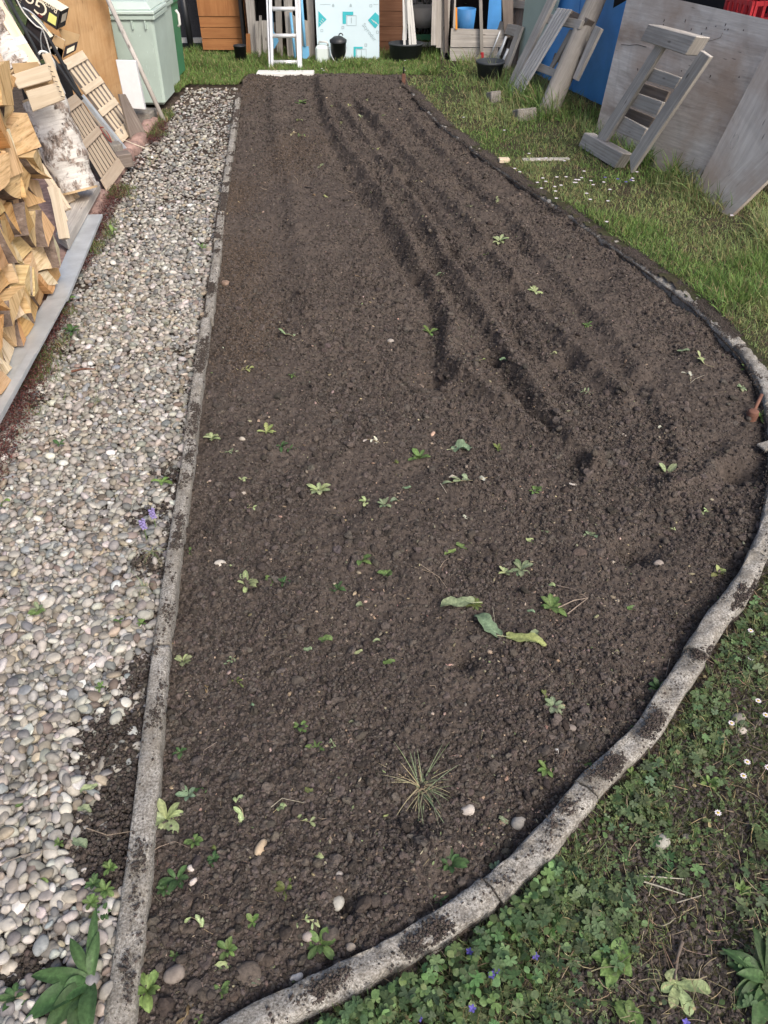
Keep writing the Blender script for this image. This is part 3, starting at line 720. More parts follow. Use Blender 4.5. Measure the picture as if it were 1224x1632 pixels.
# far lawn, right side and the strip at the back
x, y = lawn_pts(330000, 560, 1300, 60, 900)
d, _ = dpoly(x, y, RB); side = (x - RB[0][0]) * (RB[1][1] - RB[0][1]) - (y - RB[0][1]) * (RB[1][0] - RB[0][0])
k = (side < .0) | (d < .45); cl = fbm(x * 3, y * 3, 201, 3); k &= rng.random(len(x)) < .42 + 1.1 * sstep(.38, .6, cl); k &= (rng.random(len(x)) < sstep(8.9, 8.2, y) + .5)
k &= rng.random(len(x)) < np.where(y < 3.2, .62, 1.0)
x, y, d = x[k], y[k], d[k]
lf = .75 + 2.6 * np.exp(-(d / .16) ** 2) * (fbm(x * 4, y * 4, 207, 2) > .38) + .9 * sstep(.5, .7, fbm(x * 2, y * 2, 203, 3)) + .9 * sstep(6.4, 7.6, y) * (x > .7)
tone = fbm(x * 1.6, y * 1.6, 205, 3)
A = tone > .5
grass_field('lawn_grass', x[A], y[A], .026, .066, .0028, (.17, .265, .075), .14, .6, lf=lf[A])
grass_field('lawn_grass', x[~A], y[~A], .022, .06, .0028, (.245, .31, .12), .24, .7, lf=lf[~A])
# strip behind the bed, left end
px, py = pxsample(90000, 268, 700, 62, 150); x, y = PG(px, py, .02); dl, _ = dpoly(x, y, [left_c[-1], left_c[-2]])
k = (((y > P(395, 123).y) | (x < P(300, 138).x + 0 * x)) | ((x < P(385, 130).x) & (y > P(385, 138).y))) & ~inpoly(x, y, gp) & (y < 9.9); k &= rng.random(len(x)) < .5 + .9 * sstep(.36, .6, fbm(x * 4, y * 4, 221, 3))
k &= ~inpoly(x, y, bed)
x, y = x[k], y[k]; lf = .8 + 1.2 * sstep(.45, .7, fbm(x * 3, y * 3, 223, 3)) * (y > 8.6)
grass_field('back_strip_grass', x, y, .03, .075, .0028, (.16, .25, .07), .16, .55, lf=lf)
# near lawn, bottom right: thin grass, clover, creeping leaves over bare earth
x, y = lawn_pts(90000, 420, 1440, 780, 1690); cov = fbm(x * 4.2, y * 4.2, 241, 4)
dd, _ = dpoly(x, y, right_c[::3]); lush = sstep(.34, .50, cov + .10 * np.exp(-(dd / .12) ** 2)) * .9 + .10
bare = [(P(a, b).x, P(a, b).y, w) for a, b, w in [(1012, 1370, .055), (1030, 1440, .05), (1095, 1545, .06), (1050, 1490, .04), (970, 1345, .05), (1140, 1560, .05), (1180, 1130, .04), (900, 1550, .04)]]
for a, b, w in bare: lush *= 1 - .92 * np.exp(-((x - a) ** 2 + (y - b) ** 2) / (w * w))
k = rng.random(len(x)) < lush; x, y = x[k], y[k]; n = len(x); typ = fbm(x * 5, y * 5, 251, 3) + rng.normal(0, .05, n)
g = ((typ > .43) | (rng.random(n) < .4)) & (rng.random(n) < .75); xx, yy = x[g], y[g]
grass_field('near_lawn_grass', xx, yy, .02, .055, .0019, (.155, .20, .085), .2, .95, lf=None)
def leafy(name, x, y, protos, rmin, rmax, base, hz, tilt, var=.35, dry=0):
    n = len(x); s = rmin + (rmax - rmin) * rng.random(n)
    return tag(scatter(name, protos, np.stack([x, y, lawn_h(x, y) + hz * rng.random(n) + .003], -1), rotm(rng.uniform(0, 6.28, n), np.abs(rng.normal(0, tilt, n)), rng.uniform(0, 6.28, n)), np.stack([s, s, s], -1), greens(n, base, var, dry), M['leaf'], True), kind='stuff')
c1 = (typ <= .52) & (rng.random(n) < .30); leafy('clover', x[c1], y[c1], CL, .004, .0085, (.13, .175, .075), .018, .35, .5)
c2 = (typ <= .47) & (rng.random(n) < .085); leafy('creeping_cinquefoil', x[c2], y[c2], CQ, .010, .019, (.11, .165, .075), .026, .4, .5)
c3 = (rng.random(n) < .13); leafy('small_round_weeds', x[c3], y[c3], OV, .007, .016, (.095, .145, .055), .015, .45, .4, .05)
# thick growth hugging the kerb at the bottom
px, py = pxsample(2900, 470, 900, 1380, 1680); x, y = PG(px, py, .03); dd, _ = dpoly(x, y, right_c[::3]); k = ~inpoly(x, y, bed) & (dd > .05) & (rng.random(len(x)) < np.exp(-(dd / .13) ** 2)); x, y = x[k], y[k]; n = len(x)
q = rng.random(n); leafy('creeping_cinquefoil', x[q < .45], y[q < .45], CQ, .010, .020, (.095, .155, .065), .05, .45, .5); leafy('ground_ivy', x[q >= .45], y[q >= .45], OV, .008, .020, (.115, .185, .07), .05, .5, .5)
px, py = pxsample(70000, 420, 1440, 780, 1690); x, y = PG(px, py, .02); k = ~inpoly(x, y, bed); x, y = x[k], y[k]; n = len(x); s = .0015 + .005 * rng.random(n) ** 2.5
scatter('crumbs_in_lawn', ico1, np.stack([x, y, lawn_h(x, y) + .001], -1), rotm(rng.uniform(0, 6.28, n), rng.uniform(0, .8, n), rng.uniform(0, 6.28, n)), np.stack([s, s * .9, s * .7], -1), soilcol(n), M['crumb'], False)
# straw litter
x, y = lawn_pts(2600, 560, 1290, 500, 1680); n = len(x)
o = scatter('dry_straw', BL, np.stack([x, y, lawn_h(x, y) + .012], -1), rotm(rng.uniform(0, 6.28, n), rng.uniform(1.2, 1.6, n), rng.uniform(0, 6.28, n)), np.stack([rng.uniform(.02, .07, n), np.full(n, .0014), rng.uniform(.02, .07, n)], -1), greens(n, (.34, .28, .18), .35), M['grass'], False)
# red stonecrop and weeds along the brick kerb
kl = [(p[0] + .05, p[1]) for p in smooth_line(kerb[:-1], .05)]; ln = np.array(kl)
def along(ln, n, sp):
    k = rng.integers(0, len(ln) - 1, n); t = rng.random(n)[:, None]; p = ln[k] * (1 - t) + ln[k + 1] * t; return p[:, 0] + rng.normal(0, sp, n), p[:, 1] + rng.normal(0, sp, n)
x, y = along(ln, 26000, .035); k = fbm(x * 3.5, y * 3.5, 301, 3) > .50; x, y = x[k], y[k]; n = len(x)
s = np.maximum(rng.uniform(.004, .008, n), .8 / (pxm(x, y) * .627))
o = scatter('red_stonecrop', OV, np.stack([x, y, .02 + .045 * rng.random(n)], -1), rotm(rng.uniform(0, 6.28, n), rng.uniform(0, 1.2, n), rng.uniform(0, 6.28, n)), np.stack([s, s, s], -1), greens(n, (.12, .045, .04), .5), M['leaf'])
x, y = along(ln, 12000, .05); k = fbm(x * 3.1, y * 3.1, 311, 3) > .54; x, y = x[k], y[k]; n = len(x)
grass_field('kerb_grass', x, y, .02, .06, .0025, (.13, .18, .06), .25, .6)

# single plants --------------------------------------------------------------
class Acc:
    def __init__(s): s.V = []; s.T = []; s.C = []; s.n = 0
    def add(s, V, T, Cc): s.V.append(V); s.T.append(np.array(T) + s.n); s.C.append(Cc); s.n += len(V)
    def leaf(s, base, yaw, el, L, W, col, shape='spat', curl=.9, fold=.25, wave=.0, nt=7):
        nu = 5; V = []; Cc = []; ang = el; p = np.array(base, float); h = np.array([math.cos(yaw), math.sin(yaw)]); sd = np.array([-h[1], h[0], 0.])
        for i in range(nt + 1):
            t = i / nt
            w = {'spat': math.sin(math.pi * min(1, .04 + t ** 1.7 * .96)) ** .75 * .95 + .07 * (t < .5), 'lance': math.sin(math.pi * (.05 + .95 * t)) ** .9 + .05,
                 'round': math.sin(math.pi * min(1, .12 + .88 * t)) ** .5, 'cab': math.sin(math.pi * min(1, .10 + .88 * t)) ** .55 * (1 + .12 * math.sin(t * 23)), 'blade': 1 - .7 * t}[shape] * W / 2
            if i == nt: w = W * .03
            for j in range(nu):
                u = j / (nu - 1) * 2 - 1; nrm = np.array([-h[0] * math.sin(ang), -h[1] * math.sin(ang), math.cos(ang)])
                z = fold * abs(u) * w + wave * W * math.sin(t * 9 + u * 3 + yaw * 5) * abs(u)
                V.append(p + sd * u * w + nrm * z)
                m_ = 1.35 if j == 2 and shape != 'blade' else 1.0; f = m_ * (1 + .18 * math.sin(i * 2.3 + j * 1.9 + yaw * 7)); Cc.append([min(.9, c * f) for c in col])
            d = np.array([h[0] * math.cos(ang), h[1] * math.cos(ang), math.sin(ang)]); p = p + d * L / nt; ang -= curl / nt
        T = []
        for i in range(nt):
            for j in range(nu - 1):
                a = i * nu + j; T += [(a, a + 1, a + nu + 1), (a, a + nu + 1, a + nu)]
        s.add(np.array(V), T, np.array(Cc))
    def strand(s, pts, r, col):
        n = 5; V = []; pts = [np.array(p, float) for p in pts]
        for i, p in enumerate(pts):
            d = pts[min(i + 1, len(pts) - 1)] - pts[max(i - 1, 0)]; d /= np.linalg.norm(d) + 1e-9; a = np.cross(d, [0, 0.2, 1]); a /= np.linalg.norm(a) + 1e-9; b = np.cross(d, a)
            rr = r * (1 - .6 * i / len(pts))
            for k in range(n): V.append(p + (a * math.cos(k * 6.2832 / n) + b * math.sin(k * 6.2832 / n)) * rr)
        T = []
        for i in range(len(pts) - 1):
            for k in range(n): a, b = i * n + k, i * n + (k + 1) % n; T += [(a, b, b + n), (a, b + n, a + n)]
        s.add(np.array(V), T, np.tile(np.array(col), (len(V), 1)))
    def build(s, name, mat, base=None, parent=None):
        return link(name, npmesh(name, np.concatenate(s.V), np.concatenate(s.T), mat, np.concatenate(s.C)), parent, base)
GCOL = {'green': (.12, .19, .06), 'dark': (.065, .125, .045), 'pale': (.32, .38, .19), 'grey': (.22, .27, .155), 'yellow': (.30, .34, .13), 'blue': (.19, .27, .165), 'bright': (.155, .24, .07), 'white': (.55, .54, .44), 'brown': (.19, .13, .07), 'olive': (.13, .16, .05), 'straw': (.42, .36, .22)}
CW = {'green': 'green', 'dark': 'dark green', 'pale': 'pale green', 'grey': 'grey green', 'yellow': 'yellow green', 'blue': 'bluish green', 'bright': 'bright green', 'white': 'whitish', 'brown': 'withered brown', 'olive': 'olive', 'straw': 'straw coloured'}
def jit(c, v=.15): f = random.uniform(1 - v, 1 + v); return tuple(min(.8, x * f * random.uniform(.94, 1.06)) for x in c)
def gz(x, y, where):
    if where == 'soil': return sh(x, y)
    if where == 'gravel': return .034
    return float(lawn_h(np.array([x]), np.array([y]))[0])
ON = {'soil': 'on the dark soil', 'gravel': 'among the pebbles', 'lawn': 'in the weedy lawn'}
def place(px, py): return f'{round(px / 12.24)}% across and {round(py / 16.32)}% down the photo'
def weed(px, py, size, col, kind='rosette', where='soil', n=None, shape='spat', label=None, cat='weed', name=None):
    p = P(px, py, .02); z = gz(p.x, p.y, where); p = P(px, py, z); r = size / pxm(p.x, p.y) / 2 * (1.22 if kind in ('rosette', 'sprig', 'pair') and where == 'soil' else .92 if kind == 'leaf' else 1); a = Acc(); c = GCOL[col]; b = (p.x, p.y, z + .002)
    if kind == 'rosette':
        n = n or random.randint(6, 10)
        for i in range(n):
            y_ = i * 2.4 + random.uniform(-.3, .3); L = r * random.uniform(.7, 1.15); a.leaf(b, y_, random.uniform(.35, 1.15), L, L * random.uniform(.34, .5) * (1.3 if shape == 'round' else 1), jit(c, .3), shape, random.uniform(.4, 1.5))
        nm, wd_ = 'weed_rosette', 'leafy weed'
    elif kind == 'leaf':
        y_ = random.uniform(-.5, .5) + (math.pi if random.random() < .5 else 0); a.leaf((p.x - math.cos(y_) * r, p.y - math.sin(y_) * r, z + .006), y_, random.uniform(.1, .35), 2 * r, r * random.uniform(.55, 1.0), jit(c), 'cab' if size > 26 else 'round', random.uniform(.6, 2.0), random.uniform(.2, .7), .2, 10)
        nm, wd_ = 'fallen_leaf', 'torn leaf'; cat = 'leaf' if cat == 'weed' else cat
    elif kind == 'pair':
        for y_ in (random.uniform(.2, .7), random.uniform(2.2, 2.8)): a.leaf(b, y_, 1.0, r * 1.1, r * .6, jit(c), 'spat', .5)
        for i in range(2): a.leaf(b, random.uniform(3.6, 5.8), .2, r * .7, r * .4, jit(c), 'spat', .5)
        nm, wd_ = 'seedling', 'seedling'
    elif kind == 'sprig':
        y0 = random.uniform(0, 6.28); pts = [(p.x + math.cos(y0) * r * t + .1 * r * math.sin(5 * t), p.y + math.sin(y0) * r * t, z + .006 + .006 * math.sin(3 * t)) for t in np.linspace(-1, .8, 6)]
        a.strand(pts, max(.0009, r * .035), jit(GCOL['straw']))
        for i in range(n or 6):
            q = pts[random.randint(2, 5)]; a.leaf(q, y0 + random.uniform(-1.4, 1.4), random.uniform(0, .9), r * random.uniform(.4, .75), r * random.uniform(.18, .3), jit(c, .3), 'spat', random.uniform(.2, 1.6))
        nm, wd_ = 'wilted_sprig', 'wilted sprig'
    elif kind == 'tuft':
        for i in range(n or 26):
            L = r * random.uniform(.6, 1.25); a.leaf((p.x + random.gauss(0, r * .06), p.y + random.gauss(0, r * .06), z), random.uniform(0, 6.28), random.uniform(.1, 1.2) * (1 if random.random() < .4 else .45), L * random.uniform(.6, 1.15), max(.0012, r * .024), jit(c if random.random() < .65 else GCOL['straw'], .3), 'blade', random.uniform(.2, 1.5), .3, 0, 6)
        nm, wd_ = 'grass_tuft', 'grass tuft'; cat = 'grass tuft' if cat == 'weed' else cat
    o = a.build(name or nm, M['leaf'], b)
    sz = 'tiny' if size < 16 else 'small' if size < 27 else 'medium' if size < 42 else 'large'
    tag(o, label or f'{sz} {CW[col]} {wd_} {ON[where]}, {place(px, py)}', cat, {'soil': 'weeds and scraps on the tilled soil', 'gravel': 'weeds in the gravel path', 'lawn': 'weeds in the lawn'}[where]); return o
W_ = weed
for px, py, s_, c, k in [
    (470, 540, 34, 'grey', 'sprig'), (685, 532, 26, 'bright', 'rosette'), (466, 600, 14, 'green', 'rosette'), (807, 573, 26, 'blue', 'leaf'), (760, 577, 20, 'yellow', 'sprig'),
    (898, 668, 16, 'pale', 'leaf'), (338, 700, 26, 'pale', 'rosette'), (362, 722, 22, 'grey', 'sprig'), (425, 690, 28, 'yellow', 'rosette'), (448, 712, 24, 'dark', 'rosette'), (462, 718, 18, 'dark', 'rosette'),
    (600, 705, 28, 'white', 'sprig'), (668, 732, 34, 'green', 'rosette'), (628, 738, 16, 'olive', 'leaf'), (793, 717, 18, 'olive', 'rosette'), (508, 784, 36, 'pale', 'rosette'),
    (395, 765, 20, 'pale', 'sprig'), (392, 813, 26, 'pale', 'sprig'), (583, 801, 20, 'pale', 'rosette'), (613, 806, 22, 'grey', 'rosette'), (632, 799, 22, 'blue', 'leaf'), (647, 780, 18, 'blue', 'leaf'), (745, 768, 50, 'grey', 'sprig'),
    (722, 762, 16, 'white', 'leaf'), (765, 765, 20, 'white', 'leaf'), (743, 827, 14, 'white', 'leaf'), (852, 785, 22, 'green', 'rosette'), (1062, 757, 34, 'pale', 'pair'), (716, 883, 26, 'bright', 'leaf'), (742, 873, 34, 'green', 'leaf'),
    (847, 863, 20, 'pale', 'leaf'), (866, 848, 28, 'grey', 'sprig'), (958, 858, 24, 'blue', 'leaf'), (938, 855, 20, 'grey', 'rosette'), (990, 858, 22, 'green', 'rosette'), (575, 895, 36, 'green', 'rosette'), (616, 918, 26, 'green', 'rosette'),
    (538, 940, 24, 'dark', 'rosette'), (578, 965, 24, 'grey', 'leaf'), (393, 934, 46, 'pale', 'rosette'), (432, 928, 22, 'green', 'rosette'), (452, 930, 20, 'dark', 'rosette'), (305, 882, 16, 'green', 'rosette'), (372, 903, 12, 'pale', 'leaf'),
    (805, 915, 26, 'pale', 'rosette'), (830, 910, 34, 'grey', 'rosette'), (878, 970, 44, 'green', 'rosette'), (876, 935, 18, 'pale', 'leaf'), (845, 976, 16, 'blue', 'leaf'), (757, 966, 24, 'olive', 'rosette'),
    (1008, 972, 20, 'green', 'leaf'), (1145, 916, 28, 'yellow', 'rosette'), (1130, 815, 30, 'pale', 'sprig'), (1074, 847, 22, 'pale', 'sprig'), (514, 1022, 34, 'green', 'leaf'), (490, 1037, 16, 'grey', 'leaf'), (568, 1042, 22, 'pale', 'leaf'), (603, 1022, 20, 'pale', 'leaf'),
    (626, 1057, 34, 'green', 'leaf'), (292, 1056, 34, 'pale', 'rosette'), (371, 1052, 26, 'grey', 'sprig'), (376, 1085, 26, 'olive', 'sprig'), (478, 1160, 28, 'green', 'rosette'), (505, 1193, 30, 'green', 'rosette'), (532, 1190, 18, 'grey', 'sprig'), (400, 1124, 14, 'blue', 'leaf'),
    (868, 1118, 24, 'olive', 'sprig'), (882, 1128, 30, 'grey', 'rosette'), (871, 1228, 32, 'bright', 'rosette'), (300, 1270, 34, 'blue', 'rosette'), (318, 1262, 26, 'dark', 'leaf'), (265, 1306, 58, 'pale', 'rosette'), (388, 1305, 48, 'pale', 'sprig'),
    (450, 1280, 44, 'pale', 'sprig'), (480, 1310, 34, 'pale', 'sprig'), (310, 1342, 28, 'green', 'rosette'), (338, 1352, 18, 'olive', 'leaf'), (341, 1372, 24, 'dark', 'rosette'), (282, 1402, 46, 'dark', 'rosette'), (262, 1418, 26, 'dark', 'rosette'), (507, 1366, 22, 'pale', 'leaf'),
    (455, 1418, 36, 'olive', 'rosette'), (403, 1470, 26, 'green', 'pair'), (484, 1467, 36, 'pale', 'sprig'), (321, 1476, 38, 'pale', 'sprig'), (512, 1506, 54, 'green', 'rosette'), (363, 1515, 34, 'green', 'rosette'), (279, 1525, 18, 'green', 'rosette'),
    (356, 1541, 36, 'pale', 'leaf'), (408, 1566, 30, 'blue', 'leaf'), (352, 1580, 32, 'green', 'rosette'), (236, 1580, 54, 'bright', 'rosette'), (718, 1380, 48, 'dark', 'rosette'), (806, 1310, 26, 'grey', 'leaf'), (300, 1610, 46, 'brown', 'sprig'), (614, 1303, 12, 'yellow', 'leaf'),
    (318, 1625, 16, 'green', 'rosette'), (288, 1200, 22, 'dark', 'rosette'), (265, 1098, 12, 'green', 'rosette'), (330, 1108, 20, 'brown', 'sprig'), (495, 1262, 20, 'olive', 'leaf'), (796, 387, 26, 'pale', 'rosette'), (775, 408, 16, 'olive', 'leaf'), (853, 467, 22, 'pale', 'rosette'), (705, 437, 24, 'grey', 'sprig'),
    (480, 166, 18, 'green', 'rosette'), (478, 192, 16, 'yellow', 'sprig'), (466, 216, 14, 'straw', 'sprig'), (485, 218, 14, 'green', 'sprig'), (509, 268, 18, 'pale', 'sprig'), (530, 170, 14, 'pale', 'sprig'), (552, 172, 14, 'yellow', 'sprig'), (574, 190, 16, 'pale', 'sprig'), (600, 238, 16, 'yellow', 'sprig'),
    (612, 185, 14, 'green', 'sprig'), (545, 200, 14, 'yellow', 'sprig'), (585, 160, 12, 'pale', 'sprig'), (641, 175, 12, 'straw', 'sprig'), (781, 248, 18, 'bright', 'leaf'), (735, 293, 14, 'yellow', 'leaf'), (665, 290, 14, 'straw', 'sprig'), (747, 330, 14, 'pale', 'sprig'), (792, 322, 18, 'pale', 'sprig'),
    (520, 315, 12, 'yellow', 'leaf'), (498, 312, 12, 'brown', 'leaf'), (390, 591, 26, 'yellow', 'sprig'), (1187, 572, 16, 'green', 'leaf'), (1190, 590, 22, 'green', 'rosette'), (935, 520, 16, 'green', 'rosette'), (1090, 562, 24, 'grey', 'leaf'), (1120, 578, 32, 'pale', 'sprig'), (1100, 608, 34, 'white', 'sprig'), (940, 630, 18, 'grey', 'sprig'),
    (880, 565, 18, 'pale', 'leaf'), (990, 695, 16, 'white', 'leaf'), (1055, 682, 18, 'white', 'leaf'), (915, 775, 18, 'white', 'leaf'), (1180, 620, 18, 'grey', 'rosette'), (1213, 668, 40, 'bright', 'rosette')]:
    W_(px, py, s_, c, k)
W_(672, 1255, 150, 'grey', 'tuft', 'soil', 60, label='large grass tuft with long dry blades lying on the soil', name='grass_tuft')
def bigleaf(px0, py0, px1, py1, wpx, col, label, z=.02, shape='cab', curl=.5):
    a = P(px0, py0, z); b = P(px1, py1, z); h = gz((a.x + b.x) / 2, (a.y + b.y) / 2, 'soil') + .006; ac = Acc(); d = b - a; L = d.length; W = wpx / pxm(a.x, a.y)
    ac.leaf((a.x, a.y, h), math.atan2(d.y, d.x), curl / 2 + .15, L * 1.05, W, GCOL[col], shape, curl + .3, .35, .20, 14); ac.strand([(a.x - d.x * .25, a.y - d.y * .25, h), (a.x, a.y, h + .003), (a.x + d.x * .9, a.y + d.y * .9, h + .004)], .0016, (.45, .48, .3))
    tag(ac.build('cabbage_leaf', M['leaf'], (a.x, a.y, h)), label, 'leaf', 'torn cabbage leaves on the soil')
bigleaf(755, 966, 702, 972, 20, 'grey', 'grey green cabbage leaf with curled rim beside the olive weed')
bigleaf(720, 714, 752, 712, 22, 'blue', 'pale bluish cabbage leaf alone in the middle of the soil')
bigleaf(794, 1021, 757, 986, 23, 'blue', 'broad bluish cabbage leaf joined at its stem to a yellowed one')
bigleaf(806, 1023, 868, 1036, 18, 'yellow', 'yellow edged ragged cabbage leaf on a pale stem')
bigleaf(838, 1030, 856, 1014, 13, 'grey', 'small grey green leaf flap above the yellow edged cabbage leaf')
# gravel side and lawn plants
for px, py, s_, c, k in [(155, 640, 60, 'grey', 'tuft'), (45, 655, 46, 'bright', 'tuft'), (258, 770, 34, 'bright', 'rosette'), (240, 880, 60, 'green', 'tuft'), (228, 935, 70, 'grey', 'tuft'), (190, 992, 20, 'green', 'rosette'), (226, 995, 20, 'green', 'rosette'), (62, 972, 26, 'grey', 'rosette'),
    (55, 980, 34, 'green', 'leaf'), (12, 975, 20, 'bright', 'tuft'), (5, 800, 26, 'bright', 'leaf'), (160, 1097, 22, 'green', 'rosette'), (143, 1258, 30, 'pale', 'leaf'), (138, 1290, 28, 'grey', 'leaf'), (95, 1345, 20, 'green', 'rosette'), (130, 1345, 30, 'blue', 'leaf'), (66, 1408, 26, 'bright', 'leaf'),
    (30, 1287, 16, 'green', 'leaf'), (175, 1385, 30, 'green', 'rosette'), (150, 1410, 34, 'dark', 'rosette'), (168, 1420, 36, 'green', 'rosette'), (145, 1440, 34, 'green', 'rosette'), (165, 1455, 30, 'dark', 'rosette'), (150, 1470, 30, 'olive', 'rosette'), (188, 512, 34, 'grey', 'tuft'), (265, 515, 24, 'grey', 'tuft'), (100, 480, 40, 'green', 'rosette'),
    (115, 530, 34, 'dark', 'rosette'), (95, 710, 24, 'dark', 'rosette'), (25, 1590, 50, 'dark', 'rosette'), (322, 395, 20, 'green', 'rosette'), (180, 370, 26, 'bright', 'rosette'), (215, 300, 22, 'bright', 'tuft')]:
    W_(px, py, s_, c, k, 'gravel')
def bigplant(px, py, leaves, name, label, cat, col, where, z0=None):
    p = P(px, py, .02); z = gz(p.x, p.y, where); t = thing(name, (p.x, p.y, z), label, cat)
    for (lx, ly, w, el, cu, sh_) in leaves:
        q = P(lx, ly, .03); d = q - p; ac = Acc(); ac.leaf((p.x, p.y, z + .004), math.atan2(d.y, d.x), el, d.length * 1.1, w / pxm(p.x, p.y), jit(GCOL[col], .3), sh_, cu, .3, .08, 12)
        ac.build('leaf', M['leaf'], None, t)
bigplant(150, 1568, [(118, 1505, 18, .5, .8, 'lance'), (60, 1562, 24, .5, .9, 'lance'), (50, 1625, 34, .4, .8, 'lance'), (82, 1645, 34, .5, .9, 'lance'), (120, 1660, 30, .5, .9, 'lance'), (158, 1460, 16, .5, .8, 'lance'), (165, 1495, 18, .9, 1.2, 'lance'), (100, 1600, 30, .7, 1.1, 'lance'), (146, 1665, 26, .6, .9, 'lance')],
    'dandelion_plant', 'large dandelion plant with long toothed leaves over the pebbles at the bottom left', 'plant', 'dark', 'gravel')
bigplant(1225, 1560, [(1155, 1515, 22, .6, .9, 'lance'), (1165, 1535, 24, .5, .9, 'lance'), (1175, 1580, 22, .4, .8, 'lance'), (1180, 1600, 26, .4, .8, 'lance'), (1190, 1480, 18, .9, .9, 'lance'), (1215, 1470, 18, 1.0, .9, 'lance'), (1172, 1555, 20, .8, 1.0, 'lance'), (1205, 1640, 26, .4, .8, 'lance')],
    'plantain_plant', 'dark plantain with ribbed leaves at the bottom right corner', 'plant', 'dark', 'lawn')
bigplant(985, 1525, [(945, 1522, 22, .6, .8, 'lance'), (960, 1550, 22, .6, .8, 'lance'), (975, 1500, 26, .9, .9, 'lance'), (990, 1490, 26, .9, .9, 'lance'), (1005, 1510, 26, .7, .9, 'lance'), (985, 1550, 24, .6, .9, 'lance'), (1008, 1550, 20, .6, .9, 'lance'), (972, 1568, 20, .4, .8, 'lance')],
    'broadleaf_weed', 'bright broad-leaved weed standing in the lawn below the crossed straw stalks', 'weed', 'green', 'lawn')
bigplant(1080, 1565, [(1068, 1545, 24, .4, .7, 'spat'), (1060, 1572, 16, .3, .7, 'spat'), (1075, 1598, 18, .3, .7, 'spat'), (1110, 1568, 20, .3, .7, 'spat'), (1135, 1572, 22, .3, .7, 'spat'), (1105, 1610, 22, .2, .6, 'spat')],
    'uprooted_seedling', 'uprooted pale green seedling with spoon-shaped leaves and a thick root', 'weed', 'pale', 'lawn')
bigplant(1005, 1622, [(985, 1595, 26, .4, .7, 'round'), (1005, 1592, 18, .6, .7, 'spat'), (1022, 1612, 30, .4, .7, 'round')], 'young_weed', 'young weed with two round leaves at the bottom edge of the lawn', 'weed', 'green', 'lawn')
bigplant(755, 1632, [(730, 1610, 24, .5, .8, 'lance'), (752, 1595, 22, .6, .8, 'lance'), (780, 1622, 24, .5, .8, 'lance'), (765, 1650, 20, .4, .8, 'lance')], 'lance_leaved_weed', 'pale lance-leaved weed beside the blue violets at the bottom', 'weed', 'pale', 'lawn')
for px, py, s_, c, k in [(1035, 1475, 60, 'bright', 'tuft'), (985, 1440, 56, 'pale', 'tuft'), (1060, 1490, 50, 'bright', 'tuft'), (835, 1415, 60, 'grey', 'tuft'), (930, 1365, 60, 'pale', 'tuft'), (960, 1600, 60, 'pale', 'tuft'), (1120, 1430, 60, 'green', 'tuft'), (1150, 1360, 60, 'grey', 'tuft'), (1000, 1450, 46, 'olive', 'tuft'),
    (905, 1395, 30, 'dark', 'rosette'), (1050, 1100, 40, 'dark', 'rosette'), (1130, 1250, 36, 'bright', 'rosette'), (930, 1215, 30, 'green', 'rosette'), (1005, 1235, 26, 'bright', 'rosette'), (1060, 1310, 30, 'dark', 'rosette'), (1188, 1240, 46, 'grey', 'tuft'), (1205, 1380, 50, 'grey', 'tuft'), (1180, 1420, 30, 'bright', 'rosette'),
    (880, 1590, 46, 'grey', 'tuft'), (1190, 1090, 50, 'green', 'tuft'), (700, 1435, 34, 'dark', 'rosette'), (790, 1385, 30, 'blue', 'rosette'), (1010, 1165, 22, 'green', 'rosette')]:
    W_(px, py, s_, c, k, 'lawn')
# flowers
def flower(px, py, kind, label, grp, z=.03):
    p = P(px, py, z); zz = gz(p.x, p.y, 'lawn'); sc = 1.0 if p.y < 3 else 1.5; a = Acc(); top = (p.x, p.y, zz + .028 * sc)
    o = thing(kind, (p.x, p.y, zz), label, 'flower', grp) if p.y < 3 else None
    s_ = Acc(); s_.strand([(p.x, p.y, zz), (p.x + .002, p.y, zz + .014 * sc), top], .0009, (.15, .2, .08))
    if kind == 'daisy':
        for i in range(9): a.leaf(top, i * .7, .2, .0085 * sc, .0042 * sc, (.78, .74, .78) if i % 3 else (.72, .6, .68), 'spat', .3, .1, 0, 3)
        c_ = Acc(); V, T = ico1[0]; c_.add(V * .0028 * sc + np.array(top), T, np.tile([.6, .45, .05], (len(V), 1)))
    else:
        colr = (.14, .12, .42)
        for i in range(5): a.leaf(top, i * 1.26, .4, .0085 * sc, .006 * sc, jit(colr), 'spat', .5, .1, 0, 3)
        c_ = None
    if o is not None:
        s_.build('stem', M['leaf'], None, o); a.build('petals', M['petal'], None, o)
        if c_: c_.build('flower_centre', M['petal'], None, o)
    else:
        a.V += s_.V; a.C += s_.C; a.T += [t + a.n for t in s_.T]; a.n += s_.n
        tag(a.build(kind, M['petal'], (p.x, p.y, zz)), label, 'flower', grp)
for px, py in [(1195, 1008), (1196, 1050), (1208, 1118), (1220, 1140), (1190, 1216), (1184, 1238), (1144, 1296), (1165, 1154), (1223, 1225), (1140, 985)]:
    flower(px, py, 'daisy', f'white daisy low in the near lawn, {place(px, py)}', 'daisies in the near lawn')
for px, py in [(748, 1519), (853, 1525), (783, 1556), (752, 1610), (790, 1548), (668, 1625), (1092, 1632)]:
    flower(px, py, 'violet', f'small violet flower in the clover, {place(px, py)}', 'violets by the kerb')
